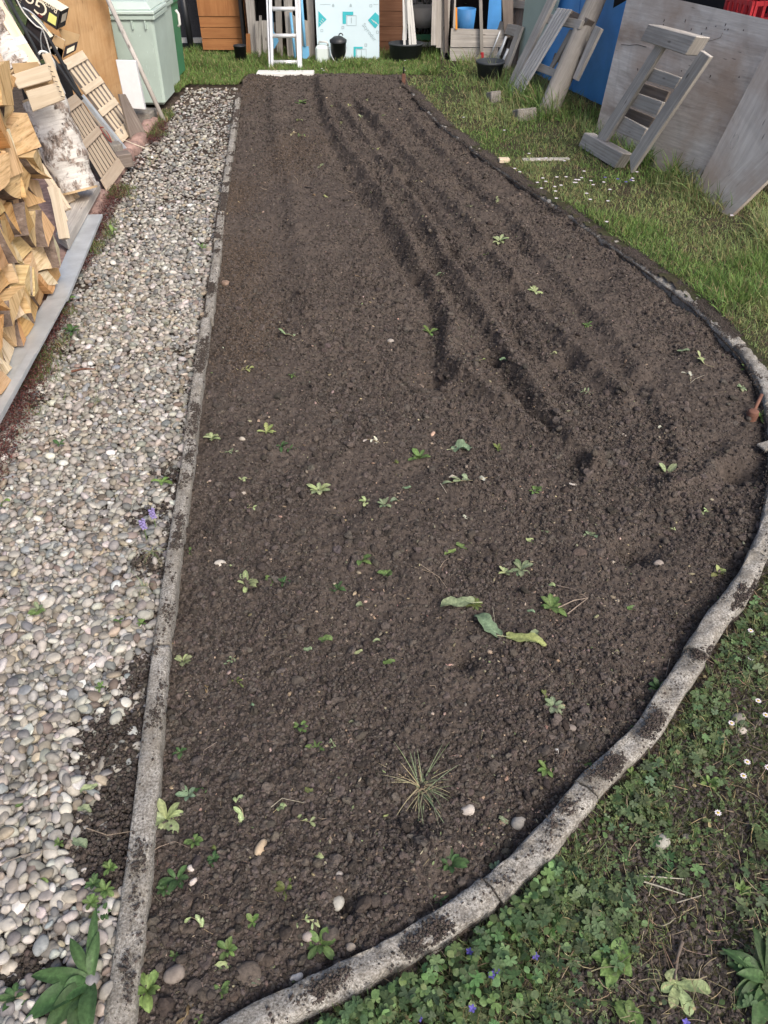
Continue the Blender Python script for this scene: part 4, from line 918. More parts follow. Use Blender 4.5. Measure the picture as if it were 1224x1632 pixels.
for px, py in [(245, 828), (230, 845)]:
    p = P(px, py, .05); t = thing('grape_hyacinth', (p.x, p.y, .01), f'pale violet grape hyacinth by the straight kerb, {place(px, py)}', 'flower', 'grape hyacinths'); a = Acc(); a.strand([(p.x, p.y, .01), (p.x, p.y + .004, .07)], .0016, (.14, .22, .08)); a.build('stem', M['leaf'], None, t)
    a = Acc()
    for i in range(22): V, T = ico1[i % 10]; a.add(V * .0042 + np.array([p.x + .007 * math.cos(i * 2.4), p.y + .007 * math.sin(i * 2.4), .06 + i * .0016]), T, np.tile([.33, .28, .55], (len(V), 1)))
    a.build('flower_head', M['petal'], None, t)
rd = random.Random(5)
for i in range(48):
    px, py = (rd.gauss(905, 50), rd.gauss(300, 14)) if i % 3 else (rd.uniform(700, 1190), rd.uniform(150, 470))
    if i % 9 == 0: px, py = rd.uniform(510, 680), rd.uniform(100, 118)
    p = P(px, py)
    if inpoly(np.array([p.x]), np.array([p.y]), bed)[0]: continue
    flower(px, py, 'daisy', 'tiny white daisy dotting the far lawn', 'tiny daisies in the far lawn')
for px, py in [(982, 299), (995, 304), (1003, 300), (962, 296)]: flower(px, py, 'violet', 'tiny blue flower in the far lawn below the small pallet', 'blue flowers below the pallet')

# crumbs of leaf and straw worked into the tilled soil, thickest toward the far right
px, py = pxsample(9000, 200, 1230, 125, 1600); x, y = PG(px, py, .02); k = inpoly(x, y, bed); x, y, px, py = x[k], y[k], px[k], py[k]
k = rng.random(len(x)) < .05 + .8 * np.exp(-((px - 570) / 110) ** 2 - ((py - 200) / 80) ** 2) + .35 * sstep(.52, .64, fbm(x * 2.3, y * 2.3, 411, 3)); x, y = x[k], y[k]; n = len(x)
s = np.maximum(rng.uniform(.003, .009, n), 1.25 / (pxm(x, y) * .627)); tone = rng.random(n)[:, None]
col = np.where(tone < .35, np.array([[.36, .33, .22]]), np.where(tone < .6, np.array([[.20, .26, .12]]), np.array([[.25, .19, .13]]))) * rng.uniform(.6, 1.3, (n, 1))
scatter('plant_litter_on_soil', OV, np.stack([x, y, soil_h(x, y) + .003], -1), rotm(rng.uniform(0, 6.28, n), rng.uniform(0, .9, n), rng.uniform(0, 6.28, n)), np.stack([s * rng.uniform(.8, 1.8, n), s * rng.uniform(.3, 1, n), s], -1), col, M['leaf'])
px, py = pxsample(1700, 200, 1230, 140, 1600); x, y = PG(px, py, .02); k = inpoly(x, y, bed); x, y = x[k], y[k]; n = len(x); L = rng.uniform(.008, .03, n)
scatter('rootlets_on_soil', BL, np.stack([x, y, soil_h(x, y) + .004], -1), rotm(rng.uniform(0, 6.28, n), rng.uniform(1.1, 1.7, n), rng.uniform(0, 6.28, n)), np.stack([L, np.full(n, .0010), L], -1), greens(n, (.24, .19, .135), .4), M['grass'], False)

# loose stones on soil, gravel verge and lawn
def stone(px, py, s_, col, asp, where, label, rough=.1, flat=.6, yaw=None):
    dk = sum(col) < .42
    if dk: rough = .42; flat *= .75; col = tuple(c * .9 for c in col)
    p = P(px, py, .02); z = gz(p.x, p.y, where); r = s_ / pxm(p.x, p.y) / 2; V, T = icos(3, 1, rough, int(px + py), flat)[0]; V = V * [r, r * asp, r]; y_ = yaw if yaw is not None else random.uniform(0, 6.28)
    c, s2 = math.cos(y_), math.sin(y_); V = np.stack([V[:, 0] * c - V[:, 1] * s2, V[:, 0] * s2 + V[:, 1] * c, V[:, 2]], -1) + np.array([p.x, p.y, z + r * flat * (.1 if dk else .4)])
    tag(link('stone', npmesh('stone', V, T, M['crumb'] if dk else M['stone'] if rough > .12 else M['pebble'], np.tile(np.array(col), (len(V), 1))), None, (p.x, p.y, z)), label, 'stone', 'loose stones')
for a in [(350, 897, 19, (.50, .46, .40), .75, 'soil', 'whitish oval pebble on the soil near the straight edging', .06, .6, .1), (415, 1356, 28, (.42, .33, .23), .55, 'soil', 'long tan stone on the soil between wilted sprigs', .10, .6, 1.1), (538, 1431, 26, (.42, .41, .37), .8, 'soil', 'pale grey egg-shaped stone on the soil', .06, .7, 1.3),
    (745, 1288, 21, (.46, .42, .38), .85, 'soil', 'rough white stone on the soil right below the grass tuft', .2, .7, 0), (828, 1304, 26, (.33, .31, .28), .85, 'soil', 'round grey stone on the soil beside the curved kerb', .16, .8, 0), (282, 1552, 34, (.22, .19, .165), .85, 'soil', 'square grey-brown stone with flat top on the soil', .22, .7, .3),
    (490, 1492, 18, (.34, .30, .27), .85, 'soil', 'small round grey stone above the leafy green weed', .08, .8, 0), (541, 1396, 13, (.34, .31, .28), .85, 'soil', 'small grey pebble just above the egg-shaped stone', .08, .8, 0), (298, 1436, 20, (.12, .095, .08), .8, 'soil', 'dark round soil-covered stone under the dark weed', .15, .8, 0),
    (395, 1556, 42, (.15, .125, .105), .75, 'soil', 'large dark flat stone on the soil beside the pale round leaf', .22, .6, .3), (370, 1587, 26, (.11, .085, .07), .85, 'soil', 'dark round clod near the bottom kerb', .2, .8, 0), (559, 1508, 18, (.30, .26, .22), .8, 'soil', 'small brown stone against the curved kerb', .15, .8, 0), (471, 1556, 22, (.60, .57, .53), .7, 'soil', 'white angular chip of stone against the curved kerb', .28, .6, .4),
    (298, 1013, 20, (.13, .10, .085), .8, 'soil', 'dark angular stone near the straight edging', .28, .7, 0), (1050, 898, 15, (.28, .24, .21), .8, 'soil', 'grey-brown pebble on the right part of the soil', .1, .7, 0), (910, 1163, 15, (.20, .17, .15), .8, 'soil', 'round dull brown pebble near the curved kerb', .1, .8, 0), (888, 1199, 12, (.66, .64, .60), .8, 'soil', 'tiny white pebble near the curved kerb', .1, .6, 0),
    (925, 884, 20, (.13, .10, .085), .8, 'soil', 'flat dark stone below the bluish leaf', .25, .5, 0), (622, 545, 11, (.36, .32, .28), .9, 'soil', 'small light pebble in the middle of the soil', .1, .7, 0), (690, 688, 11, (.48, .33, .25), .6, 'soil', 'small pinkish sliver of stone on the soil', .1, .5, 1), (386, 786, 12, (.34, .30, .26), .8, 'soil', 'small grey-brown pebble beside pale wilted leaves', .1, .7, 0), (386, 700, 10, (.4, .36, .3), .8, 'soil', 'small beige pebble above the wilted pale weed', .1, .7, 0),
    (232, 1350, 12, (.3, .26, .22), .8, 'soil', 'little brownish pebble beside the straight edging', .1, .7, 0), (305, 1384, 14, (.55, .5, .46), .8, 'soil', 'white-pink pebble beside the dark round weed', .15, .7, 0), (307, 1406, 16, (.52, .46, .42), .6, 'soil', 'pinkish white chip right of the dark round weed', .2, .7, .8), (670, 608, 12, (.2, .16, .13), .8, 'soil', 'brown stone in the deep hollow', .2, .7, 0),
    (360, 453, 14, (.24, .17, .13), .8, 'soil', 'reddish brown stone near the far straight edging', .2, .7, 0), (1055, 1338, 29, (.36, .35, .31), .85, 'lawn', 'rounded pale stone on bare earth in the lawn', .12, .75, .2), (1096, 1329, 14, (.30, .26, .23), .8, 'lawn', 'small stone right of the rounded pale lawn stone', .12, .7, 0), (1178, 1143, 24, (.26, .235, .205), .85, 'lawn', 'brown-grey stone in the lawn among daisies', .2, .8, 0),
    (1184, 1160, 16, (.42, .38, .34), .8, 'lawn', 'small oval pebble below the brown-grey lawn stone', .08, .7, 0), (925, 1210, 12, (.3, .26, .22), .8, 'lawn', 'small pebble beside the outer side of the curved kerb', .1, .7, 0),
    (300, 1478, 22, (.11, .09, .075), .8, 'soil', 'dark clod of earth left of the two-leaf seedling', .3, .8, 0), (265, 1375, 16, (.12, .09, .075), .8, 'soil', 'dark pebble in the lower left of the soil', .2, .8, 0), (425, 1530, 22, (.10, .08, .066), .8, 'soil', 'round dark clod above the flat dark stone', .3, .8, 0)]:
    stone(*a)

# dry stalks, roots and twigs
def twig(pxs, r, col, name, label, cat, z=.03, where='soil', hop=.008):
    pts = []
    for i, (a, b) in enumerate(pxs):
        p = P(a, b, z); pts.append((p.x, p.y, gz(p.x, p.y, where) + hop + .004 * (i % 2)))
    sp = []
    for a, b in zip(pts[:-1], pts[1:]): sp += [tuple(np.array(a) * (1 - t) + np.array(b) * t) for t in (0, .33, .66)]
    ac = Acc(); ac.strand(sp + [pts[-1]], r, col); tag(ac.build(name, M['leaf'], pts[0]), label, cat, 'dry stalks and roots')
twig([(1000, 1394), (1050, 1397), (1090, 1400)], .0022, (.55, .52, .42), 'dry_stalk', 'upper of the crossed pale straw stalks in the lawn', 'stalk', .02, 'lawn', .012)
twig([(1002, 1395), (1050, 1411), (1092, 1425)], .0026, (.50, .47, .38), 'dry_stalk', 'lower slanting pale straw stalk in the lawn', 'stalk', .02, 'lawn', .010)
twig([(1080, 1437), (1118, 1427)], .0014, (.48, .44, .35), 'dry_stalk', 'short pale stalk right of the slanting straw stalks', 'stalk', .02, 'lawn', .010)
twig([(1055, 1496), (1068, 1545)], .0016, (.20, .15, .10), 'thin_twig', 'thin dark twig above the uprooted seedling', 'twig', .02, 'lawn', .010)
twig([(1088, 1500), (1080, 1525), (1076, 1560)], .005, (.20, .16, .13), 'thick_root', 'thick grey root pointing up from the uprooted seedling', 'root', .02, 'lawn', .010)
twig([(668, 902), (700, 920), (712, 935)], .0012, (.42, .34, .26), 'root_strand', 'pale root strand in the middle of the soil, pointing right', 'root')
twig([(700, 905), (708, 893), (716, 888)], .0011, (.42, .34, .26), 'root_strand', 'short pale root crossing above the longer strand', 'root')
twig([(655, 905), (690, 915), (700, 932)], .0011, (.38, .30, .22), 'root_strand', 'pale bent root left of the ragged green leaves', 'root')
twig([(888, 930), (915, 940), (936, 954)], .0013, (.34, .27, .22), 'dry_stalk', 'upper dry stalk beside the large green weed', 'stalk')
twig([(890, 965), (915, 957), (937, 954)], .0024, (.40, .32, .25), 'dry_stalk', 'middle thick dry stalk beside the large green weed', 'stalk')
twig([(905, 975), (920, 966), (937, 954)], .0022, (.40, .32, .25), 'dry_stalk', 'lower dry stalk beside the large green weed', 'stalk')
twig([(780, 1012), (787, 1000), (788, 990), (785, 970)], .0013, (.45, .42, .32), 'root_strand', 'upright pale root beside the bluish cabbage leaf', 'root')
twig([(430, 1290), (450, 1275), (485, 1280)], .0012, (.48, .44, .34), 'root_strand', 'long thin pale root of the wilted sprig', 'root')
twig([(222, 1352), (250, 1340), (275, 1330), (300, 1345)], .0010, (.36, .28, .22), 'root_strand', 'thin root lying over the straight edging', 'root', .05, 'soil', .01)
twig([(140, 1325), (175, 1338), (215, 1330)], .0013, (.34, .27, .20), 'root_strand', 'curved root on the dirty patch of gravel', 'root', .03, 'gravel', .012)
twig([(8, 1384), (40, 1374), (78, 1362)], .0024, (.24, .21, .18), 'stick', 'thin grey stick lying on the pebbles at the left edge', 'stick', .03, 'gravel', .02)
twig([(116, 600), (135, 597), (155, 596)], .006, (.16, .07, .045), 'bark_piece', 'dark red piece of bark lying on the gravel', 'bark', .03, 'gravel', .02)
twig([(1100, 612), (1108, 604), (1122, 600)], .0014, (.5, .45, .36), 'root_strand', 'pale forked root at the right of the soil', 'root')
twig([(345, 1180), (325, 1195), (322, 1210)], .0011, (.3, .24, .2), 'root_strand', 'faint brown root near the straight edging', 'root')
twig([(1075, 1030), (1068, 1060)], .0014, (.3, .25, .2), 'thin_twig', 'short twig standing on the curved kerb', 'twig', .06)
twig([(702, 772), (712, 786)], .0016, (.5, .45, .36), 'dry_stalk', 'short white stalk left of the withered grey tuft', 'stalk')
twig([(566, 438), (590, 445)], .0026, (.34, .24, .15), 'wood_chip', 'brown splinter of wood on the upper soil', 'wood chip')
twig([(486, 295), (498, 301)], .004, (.02, .02, .02), 'black_scrap', 'small black scrap on the far soil', 'scrap')
rd = random.Random(77)
for i in range(60):
    px, py = rd.uniform(300, 1180), rd.uniform(180, 1480); p = P(px, py)
    if not inpoly(np.array([p.x]), np.array([p.y]), bed)[0]: continue
    a = rd.uniform(0, 3.14); L = rd.uniform(6, 15); twig([(px, py), (px + L * math.cos(a) * .6, py + L * math.sin(a) * .5), (px + L * math.cos(a + .5), py + L * math.sin(a + .5) * .7)], .0009 + .0004 * p.y * .5, (.34, .27, .2), 'root_hair', 'thin pale rootlet lying loose on the tilled soil', 'rootlet')
# the ribbed peg at the right edge
p = P(1195, 672, -.01); z = sh(p.x, p.y); t = thing('ribbed_peg', (p.x, p.y, z), 'reddish brown ribbed peg with a slanting rod at the right edge of the soil', 'peg')
m = MB(); m.lathe((p.x, p.y, z), [(.001, -.01), (.018, 0), (.022, .006), (.017, .011), (.023, .017), (.018, .022), (.024, .028), (.018, .034), (.022, .040), (.014, .045), (.001, .046)], 16); m.build('ribbed_base', M['terracotta'], t)
m = MB(); q = P(1218, 625, .05); m.tube([(p.x, p.y, z + .03), (p.x * .45 + q.x * .55, p.y * .45 + q.y * .55, z + .075)], .007, 10); m.build('rod', M['terracotta'], t)
p = P(643, 139, .0); t = thing('garden_peg', (p.x, p.y, 0), 'orange-brown peg with dark top at the far right corner of the bed', 'peg'); m = MB(); m.box((p.x, p.y, .05), .035, .035, .13); m.build('body', M['terracotta'], t, bevel=.004); m = MB(); m.tube([(p.x, p.y, .1151), (p.x, p.y, .17)], .008, 8); m.build('tip', M['dark'], t)
p = P(803, 259, .03); m = MB(); m.box((p.x, p.y, .045), .075, .05, .03, Matrix.Rotation(.1, 3, 'Z')); tag(m.build('wood_block', M['palewood'], None, (p.x, p.y, .02), bevel=.003), 'small pale wooden block on the kerb beside the upper lawn', 'wood block')
p = P(870, 256, .03); m = MB(); m.box((p.x, p.y, .035), .34, .05, .02, Matrix.Rotation(.05, 3, 'Z')); tag(m.build('lawn_board', M['greywood'], None, (p.x, p.y, .02), bevel=.004), 'narrow grey board sunk in the lawn before the small pallet', 'board')
p = P(1215, 712, .03); m = MB(); m.box((p.x + .02, p.y, .035), .07, .045, .012, Matrix.Rotation(.4, 3, 'Z')); tag(m.build('stone_flake', M['conc_l'], None, (p.x, p.y, .02), bevel=.003), 'flat grey flake of concrete at the right edge of the soil', 'stone')

# ------------------------------------------------------------------ the far end: sheds, ladder, boards
FRONT = Vector((0, -1, 0))
def vrect(x0, x1, ybase, Y, zt, zb=None):
    """upright rectangle at distance Y, as wide as it looks at its foot"""
    a, b = PY(x0, ybase, Y), PY(x1, ybase, Y); z0 = a.z if zb is None else zb
    return [Vector((a.x, Y, z0)), Vector((b.x, Y, z0)), Vector((b.x, Y, zt)), Vector((a.x, Y, zt))]
def quadY(px, Y): return [PY(a, b, Y) for a, b in px]
def board_piece(name, px, Y, mat, label, cat, group=None, t=.025, parent=None, ext=0, bevel=0):
    q = quadY(px, Y)                                     # bottom-left, bottom-right, top-right, top-left
    if ext: q[2] = q[2] + (q[2] - q[1]).normalized() * ext; q[3] = q[3] + (q[3] - q[0]).normalized() * ext
    m = MB(); m.slab(q, FRONT, t); o = m.build(name, mat, parent, None if parent else (q[0].x, q[0].y, q[0].z), bevel=bevel)
    if parent is None: tag(o, label, cat, group)
    return o
# orange cabinet
q = vrect(324, 396, 80, 9.75, 1.35); base = (q[0].x, 9.75, 0)
t = thing('wooden_cabinet', base, 'orange-brown wooden cabinet on the left at the far end, beside the grey post', 'cabinet')
zs = [q[0].z, q[0].z + .11, q[0].z + .215, q[0].z + .32]
for i in range(3): m = MB(); m.slab([Vector((q[0].x, 9.75, zs[i] + .003)), Vector((q[1].x, 9.75, zs[i] + .003)), Vector((q[1].x, 9.75, zs[i + 1] - .003)), Vector((q[0].x, 9.75, zs[i + 1] - .003))], FRONT, .02); m.build('plank', M['orange'], t)
m = MB(); m.slab([Vector((q[0].x, 9.74, zs[3])), Vector((q[1].x, 9.74, zs[3])), q[2] + FRONT * .01, q[3] + FRONT * .01], FRONT, .02); m.build('panel', M['orange'], t)
m = MB(); m.box(((q[0].x + q[1].x) / 2, 10.0, (zs[0] + 1.35) / 2), q[1].x - q[0].x - .01, .42, 1.35 - zs[0] - .02); m.build('carcass', M['brown'], t)
for dx in (.06, -.06): m = MB(); xx = q[0].x + dx if dx > 0 else q[1].x + dx; m.box((xx, 9.95, zs[0] / 2 - .01), .06, .3, zs[0]); m.build('leg', M['brown'], t)
# fence netting and leaning black pole on its left
q = vrect(262, 328, 66, 10.15, 1.3); t = thing('netting_fence', q[0], 'dark netting fence behind the green bins at the far left', 'fence')
m = MB(); m.slab(q, FRONT, .02); m.build('netting', M['mesh'], t); m = MB(); w = q[1].x - q[0].x; m.box(((q[0].x + q[1].x) / 2, 10.1, q[0].z + .02), w, .06, .045); m.build('bottom_rail', M['white'], t)
m = MB(); a, b = PY(304, 70, 9.95), PY(289, -20, 9.95); a.z -= .02; m.tube([a, b], .035, 10); tag(m.build('black_pole', M['black'], None, a), 'thick black pole leaning before the dark netting fence', 'pole')
# doorway shed
q = vrect(395, 503, 100, 9.62, 1.6, .0); t = thing('tool_shed', (q[0].x, 9.6, 0), 'weathered open tool shed behind the aluminium ladder', 'shed')
for nm, px, mt in [('door_post', [(401, 108), (412, 108), (404, 0), (391, 0)], 'greywood'), ('door_post', [(495, 103), (503, 101), (499, 0), (488, 0)], 'greywood')]: board_piece(nm, px, 9.55, M[mt], None, None, None, .08, t, .7)
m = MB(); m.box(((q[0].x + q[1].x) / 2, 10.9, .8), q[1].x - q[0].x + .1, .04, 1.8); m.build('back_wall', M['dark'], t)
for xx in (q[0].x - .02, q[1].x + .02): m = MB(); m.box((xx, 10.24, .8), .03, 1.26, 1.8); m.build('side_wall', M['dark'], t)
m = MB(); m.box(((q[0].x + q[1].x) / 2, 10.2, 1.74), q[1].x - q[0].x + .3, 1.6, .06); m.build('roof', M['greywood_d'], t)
gd = 'old boards in the shed doorway'
board_piece('upright_board', [(393, 104), (401, 104), (398, 54), (392, 54)], 9.45, M['orange'], 'short orange-brown board at the left of the grey door post', 'board', gd)
board_piece('upright_board', [(412, 109), (416, 109), (417, 25), (413, 25)], 9.35, M['greywood'], 'thin pale lath standing left of the ladder', 'lath', gd, .015)
board_piece('upright_board', [(409, 105), (413, 105), (412, 34), (406, 34)], 9.50, M['greywood'], 'narrow low board against the left door post', 'board', gd)
board_piece('upright_board', [(420, 107), (434, 107), (433, 33), (417, 33)], 9.48, M['greywood'], 'broad knotty grey board left of the ladder', 'board', gd)
board_piece('upright_board', [(442, 98), (451, 98), (448, 0), (438, 0)], 9.50, M['postwood'], 'orange-brown plank standing behind the ladder rungs', 'board', gd, .03, None, .4)
board_piece('upright_board', [(432, 98), (441, 98), (441, 36), (434, 36)], 9.54, M['greywood_d'], 'dark low board behind the left ladder rail', 'board', gd)
board_piece('upright_board', [(459, 98), (471, 98), (465, 0), (452, 0)], 9.49, M['greywood'], 'tall grey plank standing behind the ladder rungs', 'board', gd, .03, None, .35)
board_piece('upright_board', [(472, 98), (480, 98), (472, 28), (466, 24)], 9.54, M['greywood'], 'grey board just right of the tall grey plank', 'board', gd)
board_piece('upright_board', [(482, 106), (495, 106), (491, 34), (479, 30)], 9.47, M['postwood'], 'tan board with wavy grain right of the ladder', 'board', gd)
def poly_thing(name, px, Y, mat, t, label, cat, parent=None):
    q = quadY(px, Y); n = len(q); m = MB(); b = [p - FRONT * t for p in q]; m.face(q, [(p.x, p.z) for p in q]); m.face(b[::-1], [(p.x, p.z) for p in b[::-1]])
    for i in range(n): m.face([q[i], b[i], b[(i + 1) % n], q[(i + 1) % n]])
    o = m.build(name, mat, parent, None if parent else q[0])
    if parent is None: tag(o, label, cat)
    return o
poly_thing('garden_hoe', [(437, 78), (444, 66), (442, 60), (436, 50), (434, 10), (431, 10), (433, 74)], 9.38, M['blue_tool'], .012, 'light blue pointed garden tool behind the left ladder rail', 'tool')
t = thing('blue_spade', PY(486, 100, 9.36), 'light blue spade leaning beside the right ladder rail', 'spade')
poly_thing('blade', [(482, 92), (487, 96), (493, 88), (492, 74), (482, 74)], 9.36, M['blue_tool'], .01, None, None, t)
m = MB(); m.tube([PY(486, 74, 9.36), PY(478, -30, 9.5)], .016, 8); m.build('shaft', M['blue_tool'], t)
m = MB(); m.tube([PY(471, 97, 9.4), PY(463, 20, 9.45)], .014, 8); tag(m.build('garden_rake', M['blue_tool'], None, PY(471, 97, 9.4)), 'thin light blue tool shaft crossing behind the ladder', 'tool')
# ladder
fy = PY(455, 117, 8.78).y
def ladder():
    t = thing('aluminium_ladder', PY(455, 117, 8.78), 'double aluminium ladder standing on a white plank at the far end', 'ladder')
    def rail(xb, xt, w, nm, yb=0.0):
        a, b = PY(xb, 117, 8.78 + yb), PY(xt, 0, 9.02 + yb); b = a + (b - a).normalized() * 2.3; m = MB(); m.bar(a, b, w, .06, (1, 0, 0)); m.build(nm, M['alu'], t, bevel=.004); return a, b
    L1 = rail(434, 430.4, .026, 'rail'); rail(430.3, 425.6, .020, 'rail', .035); L2 = rail(476.5, 472, .026, 'rail'); rail(479.8, 476.8, .020, 'rail', .035)
    d = L1[1] - L1[0]; f = (PY(450, 100, 8.82).z - L1[0].z) / d.z; st = (PY(450, 58, 8.9).z - PY(450, 100, 8.82).z) / d.z
    for k in range(7):
        u = f + st * k
        if u > .97: break
        m = MB(); a, b = L1[0] + (L1[1] - L1[0]) * u, L2[0] + (L2[1] - L2[0]) * u; m.tube([a + Vector((.013, .03, 0)), b + Vector((-.013, .03, 0))], .019, 12); m.build('rung', M['alu'], t)
    for a in (L1[0], L2[0]): m = MB(); m.box(a + Vector((0, .03, .0)), .035, .05, .04); m.build('foot', M['black'], t, bevel=.004)
ladder()
a, b = PY(409, 119, 8.74), PY(500, 119, 8.74); a, b = P(409, 121, .03), P(500, 121, .03); m = MB(); m.box(((a.x + b.x) / 2, a.y + .05, .03), b.x - a.x, .13, .06); tag(m.build('white_plank', M['white'], None, (a.x, 8.74, 0), bevel=.006), 'white plank lying under the ladder feet', 'plank')
# brown plank wall and shed front
Yw = 9.72
q0, q1 = PY(499, 72, Yw), PY(645, 96, Yw); t = thing('garden_shed', (q0.x, Yw, 0), 'red-brown plank shed behind the pale blue insulation board', 'shed')
z = .0; k = 0
while z < 1.5:
    m = MB(); m.slab([Vector((q0.x, Yw - .004 * (k % 2), z)), Vector((q1.x, Yw - .004 * (k % 2), z)), Vector((q1.x, Yw, z + .135)), Vector((q0.x, Yw, z + .135))], FRONT, .03); m.build('wall_plank', M['brown'], t); z += .139; k += 1
m = MB(); m.box(((q0.x + q1.x) / 2, 10.6, .8), q1.x - q0.x, 1.6, 1.5); m.build('shed_body', M['brown'], t); m = MB(); m.box(((q0.x + q1.x) / 2, 10.5, 1.62), q1.x - q0.x + .3, 2.1, .07); m.build('roof', M['greywood_d'], t)
# insulation board with its print
Yb = 9.42; q = vrect(507, 604.5, 101, Yb, 1.25, 0); W0 = q[0].x; W1 = q[1].x
t = thing('insulation_board', (W0, Yb, 0), 'pale blue insulation board with turquoise prints leaning on the shed', 'board')
m = MB(); m.slab(q, FRONT, .05); panel_ = m.build('panel', M['blueboard'], t)
def pr(px, mat, nm='print_mark', d=.003):
    p = [PY(a, b, Yb - d) for a, b in px]
    for v in p: v.x = min(max(v.x, W0 + .002), W1 - .002)
    m = MB(); m.face(p); m.build(nm, mat, panel_, merge=False)
def rectpx(a, b, c, d): return [(a, d), (c, d), (c, b), (a, b)]
def frame_px(a, b, c, d, w, mat):
    for r_ in ((a, b, c, b + w), (a, d - w, c, d), (a, b + w, a + w, d - w), (c - w, b + w, c, d - w)): pr(rectpx(*r_), mat)
pr([(546, 38), (551.5, 38), (551.5, 24), (563, 24), (563, 18.5), (546, 18.5)], M['cyan']); frame_px(552.5, 24.5, 568, 41, .7, M['print_g']); pr(rectpx(559.5, 28, 560.6, 37), M['print_g'])
pr([(507.5, 44), (520.5, 31), (507.5, 17.5)], M['cyan']); pr([(598, 45.5), (604.3, 38), (604.3, 25), (598, 19.5), (586.5, 32)], M['cyan'])
for k in range(3): pr([(592 + 3 * k, 31 + 2 * k), (596 + 3 * k, 36 + 2 * k), (596.6 + 3 * k, 35.4 + 2 * k), (592.6 + 3 * k, 30.4 + 2 * k)], M['white'], d=.005); pr([(509 + 2 * k, 36 - 3 * k), (512 + 2 * k, 39 - 3 * k), (512.6 + 2 * k, 38.4 - 3 * k), (509.6 + 2 * k, 35.4 - 3 * k)], M['white'], d=.005)
pr([(563.5, 91), (567, 91), (567, 77.6), (578, 77.6), (578, 74.5), (563.5, 74.5)], M['cyan']); frame_px(568, 78, 584, 97, .7, M['print_g']); pr(rectpx(575.5, 80, 576.4, 95), M['print_g'])
for a, b in [(544.5, 41.5), (581, 69.5), (511, 46.5), (599.5, 49)]: frame_px(a, b, a + 4, b + 4.5, .8, M['print_g'])
for a, b in [(531, 7), (559, 7)]: pr([(a - 1.8, 11), (a + 1.8, 11), (a + 1.8, 8), (a, 5.5), (a - 1.8, 8)], M['print_g'])
for a, c in [(510, 527), (595, 603)]: pr(rectpx(a, 6.6, c, 7.2), M['print_g'])
frame_px(589, 7, 593, 11.5, .7, M['print_g'])
def text(s, origin, xdir, ydir, size, mat, parent, nm='lettering'):
    cu = bpy.data.curves.new(nm, 'FONT'); cu.body = s; cu.size = 1; cu.extrude = 0; cu.resolution_u = 3
    o = bpy.data.objects.new(nm, cu); me = bpy.data.meshes.new_from_object(o); bpy.data.objects.remove(o); bpy.data.curves.remove(cu)
    x = xdir.normalized() * size; y = ydir.normalized() * size; n = xdir.cross(ydir).normalized()
    me.transform(Matrix(((x.x, y.x, n.x, origin.x), (x.y, y.y, n.y, origin.y), (x.z, y.z, n.z, origin.z), (0, 0, 0, 1)))); me.materials.append(mat); return link(nm, me, parent)
a = PY(577, 40, Yb - .004); b = PY(595, 64, Yb - .004); d = b - a; text('Styrodur', a, d, Vector((-d.z, 0, d.x)) * (1 if True else -1), .055, M['print_g'], t)
# canister, pail, tub, pots
a, b = PY(503.5, 101, 9.2), PY(525, 101, 9.2); t = thing('canister', ((a.x + b.x) / 2, 9.2, 0), 'milky white plastic canister beside the black lidded pail', 'canister')
h = PY(510, 74, 9.2).z; m = MB(); m.box(((a.x + b.x) / 2, 9.27, h / 2), b.x - a.x, .14, h); m.build('body', M['translucent'], t, bevel=.02); m = MB(); m.tube([((a.x + b.x) / 2 - .04, 9.27, h - .004), ((a.x + b.x) / 2 - .03, 9.27, h + .03), ((a.x + b.x) / 2 + .05, 9.27, h + .03), ((a.x + b.x) / 2 + .06, 9.27, h - .004)], .011, 8); m.build('handle', M['white'], t)
def pail(pxl, pxr, pyb, Y, ztop, name, label, cat, mat, lid=False, taper=.84, n=28):
    a, b = PY(pxl, pyb, Y), PY(pxr, pyb, Y); r = (b.x - a.x) / 2; c = Vector(((a.x + b.x) / 2, Y + r, 0)); t = thing(name, c, label, cat)
    m = MB(); m.lathe(c, [(.001, .004), (r * taper, .0), (r, ztop), (r * 1.05, ztop), (r * 1.05, ztop + .012), (r * .95, ztop + .012), (r * taper * .9, .02), (.001, .02)], n); m.build('body', mat, t); return t, c, r
t, c, r = pail(527, 552, 103, 9.12, .21, 'lidded_pail', 'black plastic pail with tilted lid before the insulation board', 'pail', M['black'])
m = MB(); m.lathe(c + Vector((0, 0, .224)), [(r * 1.08, -.012), (r * 1.08, .01), (r * .5, .04), (.001, .045)], 28); o = m.build('lid', M['black'], t); m = MB(); m.tube([c + Vector((.02 * math.cos(k) + .03, -.0, .27 + .02 * math.sin(k))) for k in np.linspace(0, 3.2, 8)], .006, 6); m.build('lid_handle', M['black'], o)
m = MB(); m.tube([c + Vector((r * 1.06 * math.cos(k), -r * 1.06 * abs(math.sin(k)) * .9, .17 - .13 * math.sin(k))) for k in np.linspace(0, math.pi, 14)], .004, 6); m.build('wire_handle', M['galv'], t)
pail(373.5, 393, 101, 9.2, .165, 'flower_pot', 'black plastic flower pot under the orange cabinet', 'pot', M['black'])
a, b = PY(627, 98, 9.2), PY(667, 98, 9.2); t = thing('planter_tub', ((a.x + b.x) / 2, 9.2, 0), 'dark oval tub holding white sticks beside the brown shed', 'tub')
m = MB(); m.lathe((0, 0, 0), [(.001, .0), (.15, .0), (.178, .17), (.184, .17), (.184, .185), (.165, .185), (.14, .03), (.001, .03)], 32); 
for v in m.v: v.x = v.x + (a.x + b.x) / 2; v.y = 9.35 + v.y * .8
m.build('body', M['pot'], t)
gs = 'white laths leaning in the tub'
